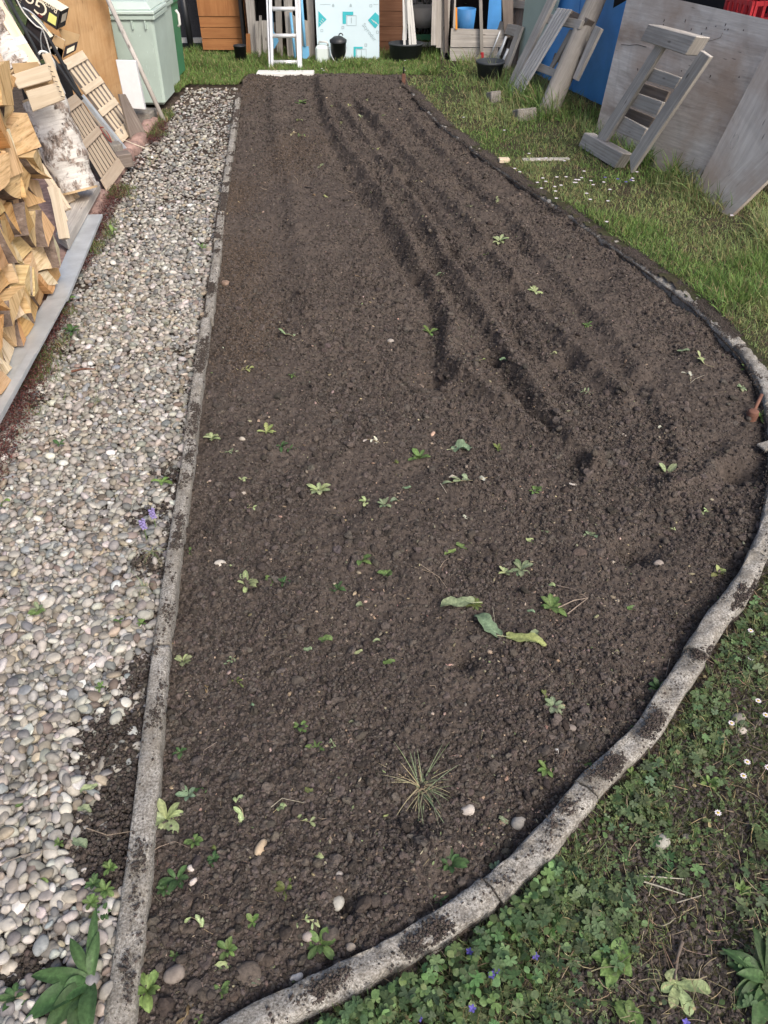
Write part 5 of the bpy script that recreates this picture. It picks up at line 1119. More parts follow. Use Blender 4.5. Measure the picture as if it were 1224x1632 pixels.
board_piece('white_lath', [(641, 64), (648, 64), (653, -10), (646, -10)], 9.42, M['white'], 'broad cream lath leaning on the brown shed above the tub', 'lath', gs, .02, None, .3)
for i, (x0, x1) in enumerate([(646, 643), (655, 650), (660, 652), (664, 655)]):
    board_piece('white_lath', [(x0 - 3, 80), (x0 + 1, 80), (x1 + 1, -10), (x1 - 1.5, -10)], 9.30 + .03 * i, M['white'], ['leftmost thin white lath', 'second thin white lath from the left', 'third thin white lath from the left', 'rightmost thin white lath'][i] + ' standing in the dark tub', 'lath', gs, .015, None, .3)
# gap with shrub, green board, white strip, washing basket
q = vrect(655, 694, 64, 10.2, .125); m = MB(); m.slab(q, FRONT, .03); tag(m.build('green_board', M['dgreen'], None, q[0]), 'low dark green board behind the leaning white laths', 'board')
q = vrect(655, 694, 67, 10.12, .06, .02); m = MB(); m.slab(q, FRONT, .03); tag(m.build('white_strip', M['white'], None, q[0]), 'white strip lying at the foot of the dark green board', 'strip')
c = PY(672, 46, 10.5); m = MB(); m.lathe((c.x, c.y, .16), [(.001, 0), (.13, 0), (.17, .2), (.16, .2), (.12, .02), (.001, .02)], 20); tag(m.build('white_bowl', M['white'], None, (c.x, c.y, 0)), 'white bowl glimpsed behind the dark green board', 'bowl')
t = thing('bare_shrub', PY(678, 40, 11.0), 'dark bare shrub with grey stems in the gap between the sheds', 'shrub')
rd = random.Random(3)
for i in range(9):
    a = PY(678, 60, 11.0) + Vector((rd.uniform(-.16, .16), rd.uniform(-.1, .1), -.1)); m = MB(); m.tube([a, a + Vector((rd.uniform(-.1, .1), 0, .5)), a + Vector((rd.uniform(-.2, .2), 0, 1.2))], [.014, .01, .004], 6); m.build('stem', M['greywood'], t)
n = 900; pp = np.array([PY(678, 20, 11.1)[:]]) + rng.normal(0, 1, (n, 3)) * np.array([.22, .12, .28]); ac = Acc()
for p in pp: V, T = OV[rng.integers(0, 6)]; Rm = rotm(*[np.array([v]) for v in (rng.uniform(0, 6.28), rng.uniform(0, 2), rng.uniform(0, 6.28))])[0]; ac.add(V @ Rm.T * .035 + p, T, np.tile(np.array([.035, .05, .03]) * rng.uniform(.5, 1.6), (len(V), 1)))
ac.build('foliage', M['leaf'], None, t)
q = vrect(640, 740, 40, 12.6, 1.6, -.05); m = MB(); m.slab(q, FRONT, .05); tag(m.build('backdrop_fence', M['mesh'], None, q[0]), 'dark fence far behind the gap between the two sheds', 'fence')
# bundle of old sticks
gb = 'old upright slats left of the open shed'
for i, (xb, yb, xt, w, mt) in enumerate([(691, 72, 693, 8, 'greywood_d'), (699, 76, 700, 8, 'greywood'), (706, 96, 705, 7, 'greywood'), (712, 84, 711, 6, 'greywood_d'), (717, 100, 716, 7, 'greywood'), (722, 66, 724, 6, 'greywood')]):
    board_piece('old_slat', [(xb - w / 2, yb), (xb + w / 2, yb), (xt + w / 2, -8), (xt - w / 2, -8)], 9.35 + .03 * (i % 3), M[mt] if i % 2 else M['greywood'], ['leftmost', 'second', 'third', 'fourth', 'fifth', 'rightmost'][i] + ' rough upright slat of the bundle left of the open shed', 'slat', gb, .03, None, .3)
# open shed with boards across its foot
a, b = PY(717, 97, 9.3), PY(815, 97, 9.3); t = thing('open_shed', (a.x, 9.3, 0), 'open grey board shed with blue things stored inside', 'shed')
for (pl, d) in [([(717, 97), (792, 97), (794, 76), (717, 76)], 0), ([(718, 75), (800, 75), (806, 48), (719, 46)], .01)]: board_piece('front_board', pl, 9.3 - d, M['greywood'], None, None, None, .03, t)
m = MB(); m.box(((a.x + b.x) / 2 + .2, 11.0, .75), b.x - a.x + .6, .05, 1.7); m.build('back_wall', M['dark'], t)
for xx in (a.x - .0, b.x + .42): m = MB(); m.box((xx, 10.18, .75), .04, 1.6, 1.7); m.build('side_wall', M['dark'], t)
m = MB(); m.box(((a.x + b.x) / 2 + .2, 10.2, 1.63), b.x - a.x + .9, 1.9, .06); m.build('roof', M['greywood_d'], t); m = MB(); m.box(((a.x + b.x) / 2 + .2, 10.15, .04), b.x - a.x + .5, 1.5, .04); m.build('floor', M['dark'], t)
m = MB(); m.lathe(PY(741, 44, 9.9) - Vector((0, 0, .12)), [(.001, 0), (.09, 0), (.11, .3), (.1, .3), (.08, .02), (.001, .02)], 20); tag(m.build('blue_bucket', M['blue'], None, PY(741, 44, 9.9) - Vector((0, 0, .12))), 'blue bucket standing inside the open shed', 'bucket')
board_piece('blue_sheet', [(776, 50), (799, 50), (799, -5), (780, -5)], 9.75, M['blue'], 'blue sheet standing inside the open shed at its right', 'sheet', None, .02, None, .3)
board_piece('orange_stake', [(726, 47), (729, 47), (728.5, 12), (726, 12)], 9.27, M['orange_p'], 'bright orange stake beside the bundle of old slats', 'stake', None, .015)
board_piece('pale_pole', [(765.5, 82), (770.5, 82), (768.5, -10), (763.5, -10)], 9.24, M['postwood'], 'pale square pole standing before the open shed', 'pole', None, .04, None, .4)
board_piece('red_peg', [(766.5, 95), (771, 95), (771, 84), (766.5, 84)], 9.18, M['red'], 'short red peg at the foot of the pale pole', 'peg', None, .03)
board_piece('shed_corner_post', [(804, 60), (818, 60), (818, -5), (800, -5)], 9.26, M['greywood_d'], 'dark rough post at the right of the open shed', 'post', None, .08, None, .4)

# ------------------------------------------------------------------ right side: things leaning along the boards
OUT = Vector((rdir.y, -rdir.x, 0));                                     # horizontal, away from the boards toward the lawn
if OUT.dot(CAM - rb0) < 0: OUT = -OUT
PLY = leanplane(rb0, rb1, R(15), OUT)
nP = PLY[1]
def pq(px, plane): return [PP(a, b, plane) for a, b in px]
def pslab(m, px, plane, t, mi=0): m.slab(pq(px, plane), plane[1], t, mi)
# two big grey plywood sheets
plA = shift(PLY, -.03)
m = MB(); q = pq([(938, 256), (1135, 345), (1290, 46), (1003, -18)], plA); m.slab(q, nP, .022); tag(m.build('plywood_sheet', M['ply_g'], None, q[0]), 'large grey plywood sheet behind the small leaning pallet', 'plywood sheet', 'grey plywood sheets')
plB = shift(PLY, .035)
m = MB(); q = pq([(1108, 300), (1159, 350), (1345, 170), (1245, 36)], plB); m.slab(q, nP, .022); tag(m.build('plywood_sheet', M['ply_g'], None, q[0]), 'tilted grey plywood sheet with a chalky circle at the right edge', 'plywood sheet', 'grey plywood sheets')
plyA_o = bpy.data.objects['plywood_sheet']
def seam(par, px, plane, w, nm, mat):
    m = MB(); pts = [PP(a, b, shift(plane, .0016)) for a, b in px]; m.tube(pts, w, 5); m.build(nm, mat, par)
seam(plyA_o, [(990, 71), (1004, 72), (1016, 71), (1030, 75)], plA, .0016, 'crack', M['dark']); seam(plyA_o, [(1003, 168), (1005, 180), (1004, 190)], plA, .0018, 'crack', M['dark'])
seam(plyA_o, [(1120, 74), (1128, 66), (1148, 60), (1152, 52)], plA, .0010, 'crack', M['greywood_d'])
rdn = random.Random(41)
for k in range(26):
    a_, b_ = rdn.uniform(1010, 1210), rdn.uniform(12, 60) + (0 if k % 3 else 90)
    if b_ < (a_ - 1005) * .16 + 6: continue
    c_ = PP(a_, b_, shift(plA, .001)); m = MB(); m.box(c_, .004, .004, rdn.uniform(.006, .018), Matrix.Rotation(rdn.uniform(-.5, .5), 3, 'X')); m.build('nail_mark', M['dark'], plyA_o)
c0 = PP(1170, 226, shift(plB, .003)); ac = Acc(); u_ = rdir.to_3d(); w_ = nP.cross(u_).normalized(); ac.strand([tuple(c0 + u_ * .024 * math.cos(k) * 1.0 + w_ * .04 * math.sin(k)) for k in np.linspace(0, 6.4, 22)], .0012, (.55, .54, .52))
o = ac.build('chalk_ring', M['leaf']); tag(o, 'thin pale ring marked on the tilted plywood sheet', 'ring mark')
# what stands behind: dark shelf with a red crate
q = pq([(1010, -60), (1300, -10)], shift(PLY, -.35)); m = MB(); a, b = PP(940, 200, shift(PLY, -.5)), PP(1300, 320, shift(PLY, -.5)); dd = (b - a); dd.z = 0; dn = dd.normalized()
nn = Vector((-OUT.x, -OUT.y, 0)); A0 = Vector((a.x, a.y, 0)) + nn * .1; 
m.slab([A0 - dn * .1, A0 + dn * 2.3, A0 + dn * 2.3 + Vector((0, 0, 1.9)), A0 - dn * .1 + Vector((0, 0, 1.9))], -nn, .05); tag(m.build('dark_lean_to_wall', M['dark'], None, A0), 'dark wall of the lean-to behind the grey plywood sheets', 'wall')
def crate(c, u, v, sx, sy, sz, mat, label, name='plastic_crate'):
    """open crate with slatted sides; c = centre of the base"""
    t = thing(name, c, label, 'crate'); w = Vector((0, 0, 1)); rot = Matrix((u, v, w)).transposed()
    m = MB(); m.box(c + w * .008, sx, sy, .016, rot); m.build('base', mat, t)
    for s1 in (-1, 1):
        m = MB()
        for hz in (.25, .93): m.box(c + v * s1 * sy / 2 + w * sz * hz, sx, .012, sz * (.16 if hz > .5 else .42), rot)
        for k in range(6): m.box(c + v * s1 * sy / 2 + u * (k / 5 - .5) * (sx - .02) + w * sz * .5, .02, .018, sz, rot)
        m.build('side', mat, t)
        m = MB()
        for hz in (.25, .93): m.box(c + u * s1 * sx / 2 + w * sz * hz, .012, sy - .02, sz * (.16 if hz > .5 else .42), rot)
        for k in range(4): m.box(c + u * s1 * sx / 2 + v * (k / 3 - .5) * (sy - .04) + w * sz * .5, .018, .02, sz, rot)
        m.build('end', mat, t)
    return t
cc = PP(1196, 30, shift(PLY, -.26)); cb = Vector((cc.x, cc.y, cc.z - .05)); crate(cb, dn, nn, .26, .22, .16, M['red'], 'red plastic crate standing behind the top of the plywood')
m = MB(); rot = Matrix((dn, nn, Vector((0, 0, 1)))).transposed(); m.box(cb + Vector((0, 0, -.02)) + dn * .1, 1.3, .32, .03, rot); t = thing('shelf', Vector((cb.x, cb.y, 0)), 'dark shelf behind the plywood that carries the red crate', 'shelf'); m.build('board', M['greywood_d'], t)
for s1 in (-.55, .7): m = MB(); m.box(Vector((cb.x, cb.y, (cb.z - .04) / 2)) + dn * s1, .05, .05, cb.z - .04, rot); m.build('leg', M['greywood_d'], t)
# blue metal wall panels, standing clear of the ground
BLP = leanplane(P(962, 172, 0) , P(962, 172, 0) + rdir.to_3d(), R(3), OUT); BLP = (P(960, 170, .03), BLP[1])
gbl = 'blue metal panels'
def lblslab(name, px, plane, t, mat, label, cat, group=None, base=None, bevel=0):
    m = MB(); q = pq(px, plane); m.slab(q, plane[1], t); return tag(m.build(name, mat, None, base or min(q, key=lambda v: v.z), bevel=bevel), label, cat, group)
lblslab('blue_metal_sheet', [(912, 147), (960, 168), (1011, -12), (930, -45)], BLP, .03, M['blue'], 'blue metal panel between the round post and the plywood', 'panel', gbl)
lblslab('blue_metal_sheet', [(836, 108), (911, 146.5), (929, -45), (872, -60)], BLP, .03, M['blue'], 'blue metal panel behind the leaning pallet and slats', 'panel', gbl)
lblslab('mint_metal_sheet', [(822, 128), (846, 128), (893, -10), (838, -10)], shift(BLP, .06), .02, M['mint'], 'pale mint green panel at the left of the blue panels', 'panel')
m = MB(); a = P(985, 180, 0) + nn * .25; m.slab([a - dn * 2.6, a + dn * .2, a + dn * .2 + Vector((0, 0, .5)), a - dn * 2.6 + Vector((0, 0, .5))], -nn, .05); tag(m.build('gap_shade_slab', M['dark'], None, a), 'added dark slab imitating shade in the gap under the blue panels', 'shade_slab')  # added near-black slab, puts shade into the gap below the panels
# round post
a, b = P(868, 190, .0), PP(962, -28, shift(BLP, .10)); d = (b - a); b2 = a + d * 1.15; m = MB(); r0 = 17 / pxm(a.x, a.y)
m.tube([a - d.normalized() * .02 + (b2 - a) * k for k in np.linspace(0, 1, 14)], [r0 * (1 - .18 * k) for k in np.linspace(0, 1, 14)], 14, wob=.04, seed=2); tag(m.build('round_post', M['postwood'], None, a), 'thick weathered round post leaning on the blue panels', 'post')
# pallet frame behind the slatted bench part
FP = leanplane(P(830, 165, 0), P(830, 165, 0) + rdir.to_3d(), R(20), OUT)
t = thing('leaning_pallet', P(860, 160, 0), 'weathered pallet leaning on the blue panels behind the silvery slats', 'pallet')
def part(nm, px, plane, th, mat, par): m = MB(); pslab(m, px, plane, th); return m.build(nm, mat, par, bevel=.003)
part('rail', [(803, 145), (813, 147), (888, -10), (876, -10)], FP, .03, M['greywood'], t)
part('rail', [(912, 125), (918, 128), (958, 45), (948, 40)], shift(FP, -.08), .03, M['greywood'], t)
part('crossbar', [(858, 34), (922, 46), (928, 32), (865, 20)], shift(FP, -.031), .03, M['greywood'], t)
part('crossbar', [(823, 100), (884, 124), (890, 112), (829, 88)], shift(FP, -.031), .03, M['greywood'], t)
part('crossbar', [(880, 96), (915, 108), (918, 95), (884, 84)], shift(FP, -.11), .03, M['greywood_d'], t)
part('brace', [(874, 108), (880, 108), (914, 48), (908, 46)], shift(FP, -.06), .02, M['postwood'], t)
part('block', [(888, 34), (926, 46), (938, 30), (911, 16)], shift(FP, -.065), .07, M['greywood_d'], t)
# silvery slatted board
SP_ = shift(FP, .035); t = thing('slatted_board', P(812, 160, 0), 'long board of silvery grey slats leaning in front of the pallet', 'slatted board')
for k in range(5):
    f0, f1 = k / 5 + .02, (k + 1) / 5 - .05; B0, B1, T0, T1 = (806, 154), (823, 162), (888, 12), (911, 15)
    L = lambda A, B, f: (A[0] + (B[0] - A[0]) * f, A[1] + (B[1] - A[1]) * f)
    part('slat', [L(B0, B1, f0), L(B0, B1, f1), L(T0, T1, f1), L(T0, T1, f0)], SP_, .018, M['slat_w'], t)
part('batten', [(884, 16), (908, 22), (911, 16), (888, 13)], shift(SP_, -.019), .02, M['greywood_d'], t)
part('batten', [(822, 128), (840, 135), (842, 130), (825, 123)], shift(SP_, -.019), .02, M['greywood_d'], t)
# far crate with pipes, black pot
G1 = leanplane(P(800, 112, 0), P(800, 112, 0) + rdir.to_3d(), R(16), OUT); 
t = thing('small_rack', P(795, 112, 0), 'grey wooden rack holding pale pipes behind the black pot', 'rack')
part('side', [(773, 105), (778, 106), (803, 36), (797, 33)], G1, .03, M['greywood'], t); part('side', [(801, 108), (808, 110), (832, 42), (825, 40)], G1, .03, M['greywood'], t); part('top_board', [(796, 52), (820, 58), (826, 40), (802, 36)], shift(G1, -.031), .02, M['greywood'], t)
for i, (x0, y0, x1, y1, r_) in enumerate([(775, 106, 797, 50, .008), (784, 106, 802, 70, .010), (789, 106, 807, 58, .014), (797, 108, 810, 78, .014)]):
    a, b = PP(x0, y0, shift(G1, .03)), PP(x1, y1, shift(G1, .02)); m = MB(); m.tube([a, b], r_, 10); tag(m.build('pale_pipe', M['galv'], None, a), ['leftmost thin', 'second slim', 'third and tallest', 'rightmost thick'][i] + ' pale pipe leaning in the grey rack', 'pipe', 'pale pipes in the rack')
G2 = shift(G1, -.12); t = thing('slatted_pallet', P(815, 118, 0), 'dark slatted pallet behind the grey rack at the right', 'pallet')
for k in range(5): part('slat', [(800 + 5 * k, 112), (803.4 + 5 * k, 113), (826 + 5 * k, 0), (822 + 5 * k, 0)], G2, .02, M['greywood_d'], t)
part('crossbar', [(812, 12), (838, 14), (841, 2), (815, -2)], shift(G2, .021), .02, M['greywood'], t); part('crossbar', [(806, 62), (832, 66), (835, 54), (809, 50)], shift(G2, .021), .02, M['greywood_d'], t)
a, b = P(762, 138, 0), P(798, 138, 0); r = (b.x - a.x) / 2 * 1.22; c = Vector(((a.x + b.x) / 2, a.y + r * .55, 0)); t = thing('flower_pot', c, 'dark grey plastic pot in the grass before the grey rack', 'pot')
m = MB(); m.lathe(c, [(.001, 0), (r * .78, 0), (r * .97, .185), (r * 1.04, .186), (r * 1.04, .205), (r * .95, .205), (r * .74, .1), (.001, .1)], 36); m.build('body', M['pot'], t); m = MB(); m.lathe(c + Vector((0, 0, .11)), [(r * .76, 0), (.001, .012)], 24); m.build('potting_soil', M['soil'], t)
# blocks in the grass
for px, py, s1, s2, lb in [(787, 156, .10, .10, 'small grey block in the grass left of the slatted board'), (836, 184, .17, .11, 'grey slab half hidden in the grass before the round post')]:
    p = P(px, py, .06); m = MB(); m.box((p.x, p.y, .06), s1, s2, .10, Matrix.Rotation(.35, 3, 'Z') @ Matrix.Rotation(-.3, 3, 'X')); tag(m.build('concrete_block', M['conc_l'], None, (p.x, p.y, 0), bevel=.008), lb, 'block', 'grey blocks in the grass')
# small pallet on the plywood
Q0 = leanplane(P(952, 232, 0), P(952, 232, 0) + rdir.to_3d(), R(24), OUT); PA = (P(985, 272, .02), leanplane(P(952, 232, 0), P(952, 232, 0) + rdir.to_3d(), R(6), OUT)[1])
t = thing('small_pallet', P(970, 250, 0), 'small weathered wooden pallet leaning on the grey plywood', 'pallet')
part('rail', [(950, 220), (965, 226), (1063, 66), (1049, 64)], PA, .028, M['greywood'], t); part('rail', [(1003, 250), (1005, 276), (1131, 90), (1116, 80)], PA, .028, M['greywood'], t)
for px in ([(1027, 128), (1074, 142), (1085, 124), (1039, 108)], [(1004, 169), (1046, 184), (1056, 163), (1016, 149)], [(980, 209), (1020, 226), (1030, 205), (992, 185)]): part('crossbar', px, shift(PA, -.029), .025, M['greywood'], t)
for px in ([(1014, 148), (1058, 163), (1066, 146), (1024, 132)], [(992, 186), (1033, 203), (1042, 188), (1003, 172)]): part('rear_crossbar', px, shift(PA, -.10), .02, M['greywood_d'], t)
def beam(nm, px, plane, th, mat):
    m = MB(); pslab(m, px, plane, th); m.build(nm, mat, t, bevel=.005)
beam('top_block', [(1020, 64), (1092, 88), (1110, 58), (1033, 38)], shift(PA, .045), .10, M['greywood'])
beam('bottom_block', [(921, 233), (978, 268), (993, 245), (931, 211)], shift(PA, .03), .085, M['greywood'])

# ------------------------------------------------------------------ left side
kr = smooth_line(kerb[:-1], .02); kdir = (P(163, 335) - P(262, 186)).normalized()           # toward the camera along the kerb
LOUT = Vector((-kdir.y, kdir.x, 0)); 
if LOUT.x < 0: LOUT = -LOUT
# pinkish kerb stones, and the paving behind
L = 0; i = 0; k = 0; pts = [Vector((a, b, 0)) for a, b in kr]; rd = random.Random(8)
lab = []
cum = [0]
for a, b in zip(pts[:-1], pts[1:]): cum.append(cum[-1] + (b - a).length)
s_ = 0
while s_ < cum[-1] - .2:
    ln_ = rd.uniform(.16, .27); j = min(len(pts) - 2, int(np.searchsorted(cum, s_ + ln_ / 2))); c = pts[j]; d = (pts[j + 1] - pts[j]).normalized(); yaw = math.atan2(d.y, d.x); s_ += ln_ + .008
    V, T = icos(3, 1, .10, 100 + k)[0]; V = np.sign(V) * np.abs(V) ** .55 * np.array([ln_ / 2, .06, .075]); cs, sn = math.cos(yaw), math.sin(yaw)
    V = np.stack([V[:, 0] * cs - V[:, 1] * sn, V[:, 0] * sn + V[:, 1] * cs, V[:, 2]], -1) + np.array([c.x - .06, c.y, -.012])
    tag(link('kerb_stone', npmesh('kerb_stone', V, T, M['pink']), None, (c.x, c.y, 0)), f'{ordn[k]} pinkish kerb stone from the far end along the gravel path' if k < len(ordn) else 'pinkish kerb stone near the camera beside the gravel path', 'kerb stone', 'pinkish kerb stones'); k += 1
lft = [(p.x - .07, p.y) for p in pts]; V = []; Q = []
for i, (a, b) in enumerate(lft): V += [(a, b, .03), (a - 2.2, b, .03)]
for i in range(len(lft) - 1): Q.append((2 * i, 2 * i + 1, 2 * i + 3, 2 * i + 2))
Vn = np.array(V); 
tag(link('paving', npmesh('paving', Vn, np.array(Q), M['pink'])), kind='structure')
# galvanised plank
def flat(px, z): return [P(a, b, z) for a, b in px]
def zslab(name, px, z, t, mat, label, cat, group=None, bevel=.002):
    m = MB(); q = flat(px, z); m.slab(q, Vector((0, 0, 1)), t); return tag(m.build(name, mat, None, (q[0].x, q[0].y, z - t), bevel=bevel), label, cat, group)
gg = 'galvanised sheet planks under the firewood'
zslab('metal_plank', [(72, 479), (107, 475), (163, 341), (132, 342)], .085, .018, M['galv'], 'far galvanised metal plank along the foot of the firewood', 'metal plank', gg)
t = thing('metal_plank', P(60, 560, .06), 'near galvanised metal plank with a raised flange by the gravel', 'metal plank', gg)
m = MB(); m.slab(flat([(-115, 760), (-48, 760), (107, 474), (71, 479)], .095), Vector((0, 0, 1)), .008); m.build('sheet', M['galv'], t)
m = MB(); m.slab(flat([(-72, 760), (-56, 760), (58, 560), (45, 560)], .112), Vector((0, 0, 1)), .014); m.build('flange', M['galv'], t)
zslab('pale_beam', [(88, 372), (106, 384), (158, 290), (134, 280)], .14, .05, M['greywood'], 'pale grey beam under the leaning birch log', 'beam')
# firewood
sp0 = P(104, 437, .10); sp1 = P(16, 600, .10); sdir = (sp1 - sp0).normalized(); sout = Vector((-sdir.y, sdir.x, 0)); 
if sout.x < 0: sout = -sout
def log(poly, s0, length, seed, barkedge, colr, name, label, place_fn, group):
    """poly: outline in (along, up); extruded away from the path, rough all round"""
    rd = random.Random(seed); out = []; edge = []
    n = len(poly)
    for i in range(n):
        a, b = poly[i], poly[(i + 1) % n]; k = max(2, int(math.hypot(b[0] - a[0], b[1] - a[1]) / .035))
        bulge = .10 if i == barkedge else rd.uniform(-.03, .03)
        for j in range(k):
            t = j / k; nx, ny = (b[1] - a[1]), -(b[0] - a[0]); f = 4 * t * (1 - t) * bulge
            out.append((a[0] + (b[0] - a[0]) * t + nx * f, a[1] + (b[1] - a[1]) * t + ny * f)); edge.append(i)
    cx = sum(p[0] for p in out) / len(out); cy = sum(p[1] for p in out) / len(out); m = MB(); N = len(out); rings = []; nr = 5
    jr = [rd.uniform(.99, 1.01) for _ in out]; tw = rd.uniform(-.05, .05); dx, dy = rd.uniform(-.05, .05), rd.uniform(-.03, .03); su, sv = rd.uniform(-.22, .22), rd.uniform(-.30, .10)
    fs = lambda u, v: s0 + su * (u - cx) + sv * (v - cy)
    for r_ in range(nr + 1):
        q = r_ / nr; sc = 1 - .05 * q; ring = []
        for i, (u, v) in enumerate(out):
            k = jr[i] * sc + rd.uniform(-.0035, .0035); ring.append(place_fn(cx + (u - cx) * k + dx * q, cy + (v - cy) * k + dy * q, (fs(u, v) + rd.uniform(-.0012, .0012)) if r_ == 0 else s0 - q * length))
        rings.append(ring)
    for r_ in range(nr):
        l = length / nr
        for i in range(N):
            j = (i + 1) % N; w = .022; bk = edge[i] == barkedge
            m.face([rings[r_][i], rings[r_][j], rings[r_ + 1][j], rings[r_ + 1][i]], [(r_ * l, i * w), (r_ * l, i * w + w), (r_ * l + l, i * w + w), (r_ * l + l, i * w)], colr, 1 if bk else 0, False)
    cc = place_fn(cx, cy, s0); o1, o2 = rd.uniform(0, 9), rd.uniform(0, 9); rot = rd.choice([0, 1])
    endc = tuple(min(.85, c * 1.04) for c in colr)
    mid = [((rings[0][i] + cc) / 2) for i in range(N)]
    def uvp(p, u, v): return ((u + o1) * 1.0, (v + o2) * .8) if rot else ((v + o2) * .8, (u + o1) * 1.0)
    for i in range(N):
        j = (i + 1) % N; A, B = out[i], out[j]; Am, Bm = ((A[0] + cx) / 2, (A[1] + cy) / 2), ((B[0] + cx) / 2, (B[1] + cy) / 2)
        m.face([rings[0][j], rings[0][i], mid[i], mid[j]], [uvp(0, *B), uvp(0, *A), uvp(0, *Am), uvp(0, *Bm)], endc, 0, False)
        m.face([mid[j], mid[i], cc], [uvp(0, *Bm), uvp(0, *Am), uvp(0, cx, cy)], endc, 0, False)
    m.face(rings[-1][::-1], None, colr, 0)
    bp = place_fn(cx, min(p[1] for p in out), s0)
    o = m.build(name, [M['split'], M['bark']], None, bp, hascol=True); return tag(o, label, 'firewood log', group)
def pf(u, v, w): return sp0 + sdir * u + Vector((0, 0, v)) + sout * w
rd = random.Random(21); NX, NZ, cw, ch = 19, 8, .130, .118
G = {}
for i in range(-1, NX + 1):
    for j in range(NZ + 1): G[i, j] = (i * cw + rd.uniform(-.045, .045) + (.04 if j % 2 else 0), max(0, j * ch + (rd.uniform(-.036, .036) if j else 0)))
for j in range(NZ + 1): G[0, j] = (.012 - .016 * j + rd.uniform(0, .03), G[0, j][1])
WOODC = [(.60, .41, .21), (.67, .49, .28), (.54, .34, .155), (.70, .55, .36), (.48, .30, .14), (.72, .61, .45), (.58, .43, .25)]
cnt = 0
words = {}
def rowname(j): return ['bottom', 'second', 'third', 'fourth', 'fifth', 'sixth', 'seventh', 'top'][j]
for i in range(0, NX - 1):
    for j in range(NZ):
        q = [G[i, j], G[i + 1, j], G[i + 1, j + 1], G[i, j + 1]]; cx = sum(p[0] for p in q) / 4; cy = sum(p[1] for p in q) / 4
        w = pf(cx, cy, 0); dv = w - CAM; dz = dv.dot(FW)
        if dz < .2: continue
        ix, iy = CX + F * dv.x / dz, CY - F * dv.dot(UP) / dz
        if ix < -95: continue
        polys = [q]
        r_ = rd.random()
        if r_ < .32: polys = [[q[0], q[1], q[2]], [q[0], q[2], q[3]]]
        elif r_ < .62: polys = [[q[0], q[1], q[3]], [q[1], q[2], q[3]]]
        for h_, pl in enumerate(polys):
            gx_ = sum(p[0] for p in pl) / len(pl); gy_ = sum(p[1] for p in pl) / len(pl); pl = [(gx_ + (u - gx_) * .91, gy_ + (v - gy_) * .91) for u, v in pl]
            w = pf(gx_, gy_, 0); dv = w - CAM; dz = dv.dot(FW); ix, iy = CX + F * dv.x / dz, CY - F * dv.dot(UP) / dz
            nu = [(pl[(e + 1) % len(pl)][1] - pl[e][1]) for e in range(len(pl))]; bk = (nu.index(max(nu)) if rd.random() < .75 else rd.randrange(len(pl))) if rd.random() < .62 else -1; colr = jit(rd.choice(WOODC), .08)
            tone = 'pale' if colr[0] > .64 else 'orange-brown' if colr[0] < .56 else 'yellowish'; shp = 'wedge-shaped' if len(pl) == 3 else 'blocky'
            lb = f'{tone} {shp}{" upper" if len(polys) == 2 and h_ else " lower" if len(polys) == 2 else ""} log{" with bark" if bk >= 0 else ""}, {rowname(j)} row, {ordn[i]} from the far end'
            log(pl, rd.uniform(-.06, .05 if j else .01), rd.uniform(.27, .33), 1000 + cnt, bk, colr, 'firewood_log', lb, pf, 'split logs of the firewood stack'); cnt += 1
print('logs', cnt)
# slim kindling leaning at the end of the stack
for i, (x0, y0, x1, y1, w) in enumerate([(112, 322, 62, 238, 9), (106, 334, 60, 262, 8), (120, 316, 72, 236, 7), (98, 352, 80, 296, 12), (100, 380, 84, 300, 14)]):
    a = P(x0, y0, .15); b = PY(x1, y1, a.y + .12); m = MB(); m.bar(a, b, w / pxm(a.x, a.y), .03, (1, -.3, 0)); o = m.build('kindling', M['palewood'] if i % 2 else M['orange'] if False else M['palewood'], None, a); tag(o, ['long yellow kindling stick leaning at the end of the firewood', 'second kindling stick just left of the longest one', 'thin kindling stick nearest the birch log', 'short pale kindling piece above the pale beam', 'lowest broad kindling piece at the end of the firewood'][i], 'kindling', 'kindling sticks')
# birch logs
def birch(a, b, r, seed, label):
    t = thing('birch_log', a, label, 'birch log', 'birch logs'); d = b - a; m = MB(); m.tube([a + d * k for k in np.linspace(0, 1, 22)], [r * (1 + .06 * math.sin(k * 9 + seed) + .04 * math.sin(k * 23)) for k in np.linspace(0, 1, 22)], 28, wob=.02, seed=seed, cap=False); m.build('bark', M['birch'], t)
    for p, s1 in ((a, -1), (b, 1)):
        u = d.normalized(); e = u.cross(Vector((0, 0, 1))).normalized(); f = u.cross(e); m = MB(); pp_ = [p + (e * math.cos(k) + f * math.sin(k)) * r * .96 for k in np.linspace(0, 6.2832, 25)[:-1]]; q_ = [x + u * .012 * s1 for x in pp_]
        m.face(q_ if s1 > 0 else q_[::-1], [(v.x, v.y) for v in q_], (.66, .5, .32))
        for k in range(24): m.face([pp_[k], pp_[(k + 1) % 24], q_[(k + 1) % 24], q_[k]], None, (.5, .38, .24))
        m.build('cut_end', M['split'], t, hascol=True)
ba = P(124, 302, .20); bb = PY(70, 158, ba.y + .10); birch(ba, bb, .118, 4, 'thick white birch log leaning below the pale wooden crate')
ba = PY(38, 118, 4.75); bb = PY(-30, 0, 4.95); birch(ba, bb, .10, 7, 'white birch log at the upper left corner above the crate')
# pale plank with a blue-grey band
a, b = PY(56, 104, 4.7), PY(-12, -8, 4.9); t = thing('pale_plank', a, 'pale plank with a blue-grey band above the pale wooden crate', 'plank')
m = MB(); m.bar(a, b, .06, .02, (1, .2, -.4)); m.build('board', M['palewood'], t, bevel=.002); d = b - a; m = MB(); m.bar(a + d * .30, a + d * .41, .062, .023, (1, .2, -.4)); 
for v in m.v: v.y -= .003
m.build('band', M['galv'], t)
